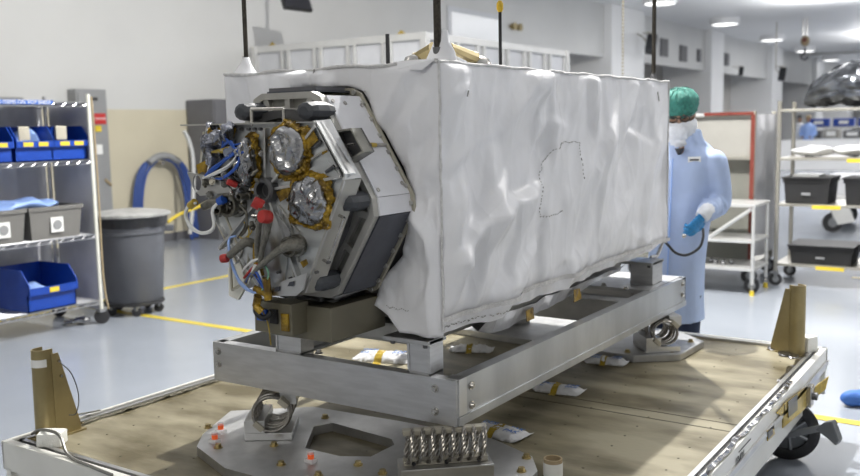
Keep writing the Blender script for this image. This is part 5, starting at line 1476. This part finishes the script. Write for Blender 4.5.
for i, (y, w_) in enumerate(((1.80, .22), (1.42, .24), (.95, .25))):
    mb = MB().sphere((X2 + .25, y, 1.285), (.2, w_ * .95, .045), 24).jitter(.03, 9).jitter(.01, 30)
    mb.bm.transform(Matrix.Translation((0, 0, .0)))
    o = tag(mb.build('clear_plastic_bag', 'clear_bag', None, True), ['whitish plastic bag on the upper shelf near the left post', 'whitish plastic bag on the upper shelf above the yellow label', 'whitish plastic bag on the upper shelf past right edge'][i], 'bag', 'plastic bags on the rack'); o.location.z = 1.241
mb = MB(); c = V((X2 + .2, 1.15, 1.94))
rings = []
n = 56
for i in range(40):
    u_ = i / 39; y = 1.90 - 1.35 * u_; r = .245 * math.sin(math.pi * min(1, u_ * 1.25 + .03)) ** .55 if u_ < .55 else .235 * (1 - (u_ - .55) * .5)
    r = max(.03, r)
    rings.append([V((X2 + .3 + r * 1.15 * math.cos(a) * (1 + .22 * noise.noise(V((math.cos(a) * 2, math.sin(a) * 2, u_ * 7)))), y + .03 * noise.noise(V((a, u_ * 9, 3))), 1.715 + max(0, r * .82 + .02 + r * .82 * math.sin(a) * (1 + .3 * noise.noise(V((math.cos(a) * 3, math.sin(a) * 3, u_ * 12))) + .12 * noise.noise(V((math.cos(a) * 9, math.sin(a) * 9, u_ * 30))))))) for a in [2 * math.pi * k / n for k in range(n)]])
mb.loft(rings)
tag(mb.build('foil_bundle', 'bundle_foil', None), 'large dark crumpled silver foil bundle on top of the open rack', 'foil bundle')
# blue shoe cover (somebody's foot entering the picture)
c = PZ(858, 408, 0)
mb = MB().sphere((0, 0, .045), (.13, .055, .05), 20).sphere((.08, 0, .09), (.05, .048, .05), 14)
mb.bm.transform(Matrix.Translation((c.x + .05, c.y - .02, 0)) @ rotz(-1.1)); mb.jitter(.012, 18)
tag(mb.build('shoe_cover', 'shoe_blue', None, remesh=.008), 'blue shoe cover on the floor at the right edge', 'shoe cover')
# rear trolley with big caster
c = PZ(832, 232, 0)
g = thing('equipment_trolley', 'white trolley on big black casters beyond the open rack', 'trolley', (c.x + .5, c.y - .3, 0))
MB().box(c.x - .1, c.x + 1.5, c.y - 1.6, c.y + .35, .42, .52, .01).build('platform', 'cart_white', g)
for dx in (0, 1.3):
    for dy in (0, -1.3): caster(g, c.x + dx, c.y + dy, .14, (.9, .6, 0), top=.42)
MB().prism([(c.x - .16, c.y - .1, .12), (c.x - .16, c.y - .32, .18), (c.x - .16, c.y - .22, .42), (c.x - .16, c.y + .05, .42)], (.02, 0, 0)).build('caster_guard', 'cart_white', g)
MB().box(c.x + .1, c.x + 1.3, c.y - 1.4, c.y + .2, .52, .78, .02).build('equipment_case', 'partition_white', g)

# far laboratory
FXX = 34
for i, (px, lb, sy) in enumerate(((800, 'distant person in pale coat, left of the pair beyond the rack', 0), (808.5, 'distant person in light blue coat, right of the pair beyond the rack', 0))):
    c = PX(px, 120, FXX - i * .6); base = V((c.x, c.y, 0))
    g = thing('person', lb, 'person', base)
    mb = MB(); mb.tube([base + V((0, 0, z)) for z in (.45, .8, 1.1, 1.3, 1.42, 1.5)], [.19, .17, .18, .2, .16, .06], 14, 3)
    for s_ in (-1, 1):
        limb(mb, [base + V((0, s_ * .19, 1.36)), base + V((-.03, s_ * .25, 1.1)), base + V((-.22, s_ * .14, 1.02))], [.06, .05, .04])
    mb.build('coat', ['veil', 'lightblue_cable'][i], g, remesh=.02)
    mb = MB(); limb(mb, [base + V((0, 0, 1.42)), base + V((-.01, 0, 1.55))], [.05, .05]); mb.sphere(base + V((-.02, 0, 1.62)), (.095, .08, .12), 16); mb.sphere(base + V((-.115, 0, 1.61)), (.02, .015, .02), 8)
    for s_ in (-1, 1):
        limb(mb, [base + V((0, s_ * .09, .8)), base + V((0, s_ * .09, .45)), base + V((0, s_ * .09, .06))], [.08, .06, .05]); limb(mb, [base + V((0, s_ * .09, .05)), base + V((-.14, s_ * .09, .04))], [.045, .04]); mb.sphere(base + V((-.26, s_ * .12, 1.0)), .045, 10)
    mb.build('body', 'skin', g, remesh=.02)
    MB().sphere(base + V((.0, 0, 1.68)), (.11, .095, .085), 16).build('hair', ['ink_black', 'cardboard'][i], g, True)
c = PX(836, 131, FXX + 1)
g = thing('lab_bench', 'distant lab bench with equipment seen through the open rack', 'bench', (c.x, c.y, 0))
MB().box(c.x, c.x + 1.2, c.y - 3.0, c.y + 1.7, .86, .92).build('worktop', 'cart_white', g)
for dy in (-2.9, 1.6):
    for dx in (.08, 1.1): MB().box(c.x + dx - .03, c.x + dx + .03, c.y + dy - .03, c.y + dy + .03, 0, .86).build('leg', 'rack_metal', g)
MB().box(c.x + .9, c.x + 1.15, c.y - 2.9, c.y + 1.5, 1.26, 1.33).build('shelf', 'cart_white', g)
for dy in (-2.8, 1.4): MB().box(c.x + 1.05, c.x + 1.12, c.y + dy, c.y + dy + .08, .92, 1.26).build('shelf_post', 'rack_metal', g)
for i, (dy, w_, h_, k) in enumerate(((1.0, .9, .28, 'gunmetal'), (.2, .5, .32, 'cart_panel'), (-.5, .6, .26, 'gunmetal'), (-1.4, .8, .3, 'rack_metal'))):
    e = thing('bench_instrument', ['dark boxy instrument at the left on distant lab bench', 'beige instrument in the middle of the distant lab bench', 'dark instrument right of the beige one on distant bench', 'grey instrument at far right of the distant bench'][i], 'instrument', (c.x + .5, c.y + dy, .921))
    MB().box(c.x + .2, c.x + .8, c.y + dy - w_ / 2, c.y + dy + w_ / 2, .921, .921 + h_, .03).build('case', k, e)
    MB().box(c.x + .18, c.x + .2, c.y + dy - w_ * .3, c.y + dy + w_ * .3, 1.0, 1.0 + h_ * .5).build('screen', 'label_white', e)
for i, dy in enumerate((.75, -.1, -.95)):
    e = thing('blue_crate', ['leftmost blue crate on the distant bench shelf', 'middle blue crate on the distant bench shelf', 'rightmost blue crate on the distant bench shelf'][i], 'crate', (c.x + 1, c.y + dy, 1.331), 0, 'blue crates on the distant shelf')
    MB().box(c.x + .85, c.x + 1.15, c.y + dy - .36, c.y + dy + .36, 1.331, 1.62, .02).build('crate_body', 'blue_bin', e); MB().box(c.x + .84, c.x + .85, c.y + dy - .16, c.y + dy + .16, 1.42, 1.54).build('front_label', 'label_white', e)
# low partition along the far hall
struct('trim_%d' % trim_n, MB().box(44, 44.2, -6.9, 5.5, 0, 2.2), 'wall_bright'); trim_n += 1

struct('trim_%d' % trim_n, MB().box(30.9, 31.0, -2, 9, 0, .95), 'wall_bright'); trim_n += 1
# wall speakers
def speaker(px, py, Y, sz, rr, label):
    c = PY(px, py, Y)
    g = thing('wall_speaker', label, 'speaker', c, 0, 'black speakers on wall brackets')
    m_ = Matrix.Translation(c) @ Matrix.Rotation(rr, 4, 'Y') @ rotz(.3)
    MB().box(-sz * .55, sz * .55, -sz * .5, sz * .5, -sz, sz, sz * .08, m_).build('housing', 'speaker_black', g)
    MB().box(-sz * .45, sz * .45, -sz * .56, -sz * .5, -sz * .85, sz * .85, 0, m_).build('grille', 'gunmetal', g)
    MB().tube([c + V((0, sz * .3, 0)), c + V((0, sz, sz * .9)), (c.x, WY - .26 if Y > 9 else c.y + sz, c.z + sz * 1.2 if Y > 9 else CZ)], sz * .09, 8, 0).box(c.x - sz * 1.1, c.x + sz * .5, c.y - sz * .3, c.y + sz * .6, c.z + sz * 1.05, c.z + sz * 1.2).build('bracket', 'rack_metal', g)
speaker(651, 44, 9.9, .28, .5, 'black wall speaker tilted on a bracket above the covered box')
speaker(782, 74, 7.6, .22, .55, 'small black speaker left of the foil bundle, far away')
speaker(741, 71, 10.0, .16, .4, 'smallest far black speaker right of the wall vents')
# hoist hook
c = PX(805, 44, 33)
g = thing('hoist_hook', 'red and brown hoist hook block hanging from the ceiling', 'hoist', c)
MB().tube([c + V((0, -.05, .2)), (c.x, c.y - .05, CZ)], .018, 6, 0).tube([c + V((0, .07, .2)), (c.x, c.y + .07, CZ)], .018, 6, 0).build('chain', 'steel', g, True)
MB().sphere(c + V((0, 0, .1)), (.13, .15, .18), 16).build('hook_block', 'cardboard', g, True)
MB().sphere(c + V((-.10, 0, .12)), (.06, .08, .08), 12).build('red_sheave', 'red_strip', g, True)
MB().tube([c + V((0, 0, -.1)), c + V((0, 0, -.3)), c + V((0, .12, -.42)), c + V((0, .0, -.52)), c + V((0, -.12, -.42))], .04, 8, 4).build('hook', 'gunmetal', g, True)
# runway beam hanging for hoist cable lines
# ================================================================ WORLD / COLOUR
w = bpy.data.worlds.new('world'); bpy.context.scene.world = w; w.use_nodes = True
w.node_tree.nodes['Background'].inputs[0].default_value = (.75, .78, .82, 1); w.node_tree.nodes['Background'].inputs[1].default_value = .3
sc = bpy.context.scene
sc.view_settings.view_transform = 'Standard'; sc.view_settings.look = 'None'; sc.view_settings.exposure = -0.34; sc.view_settings.gamma = 1.0
for o in bpy.data.objects:
    if o.parent is None and o.type == 'MESH' and not o.get('kind') and not o.get('label'): print('UNLABELLED', o.name)
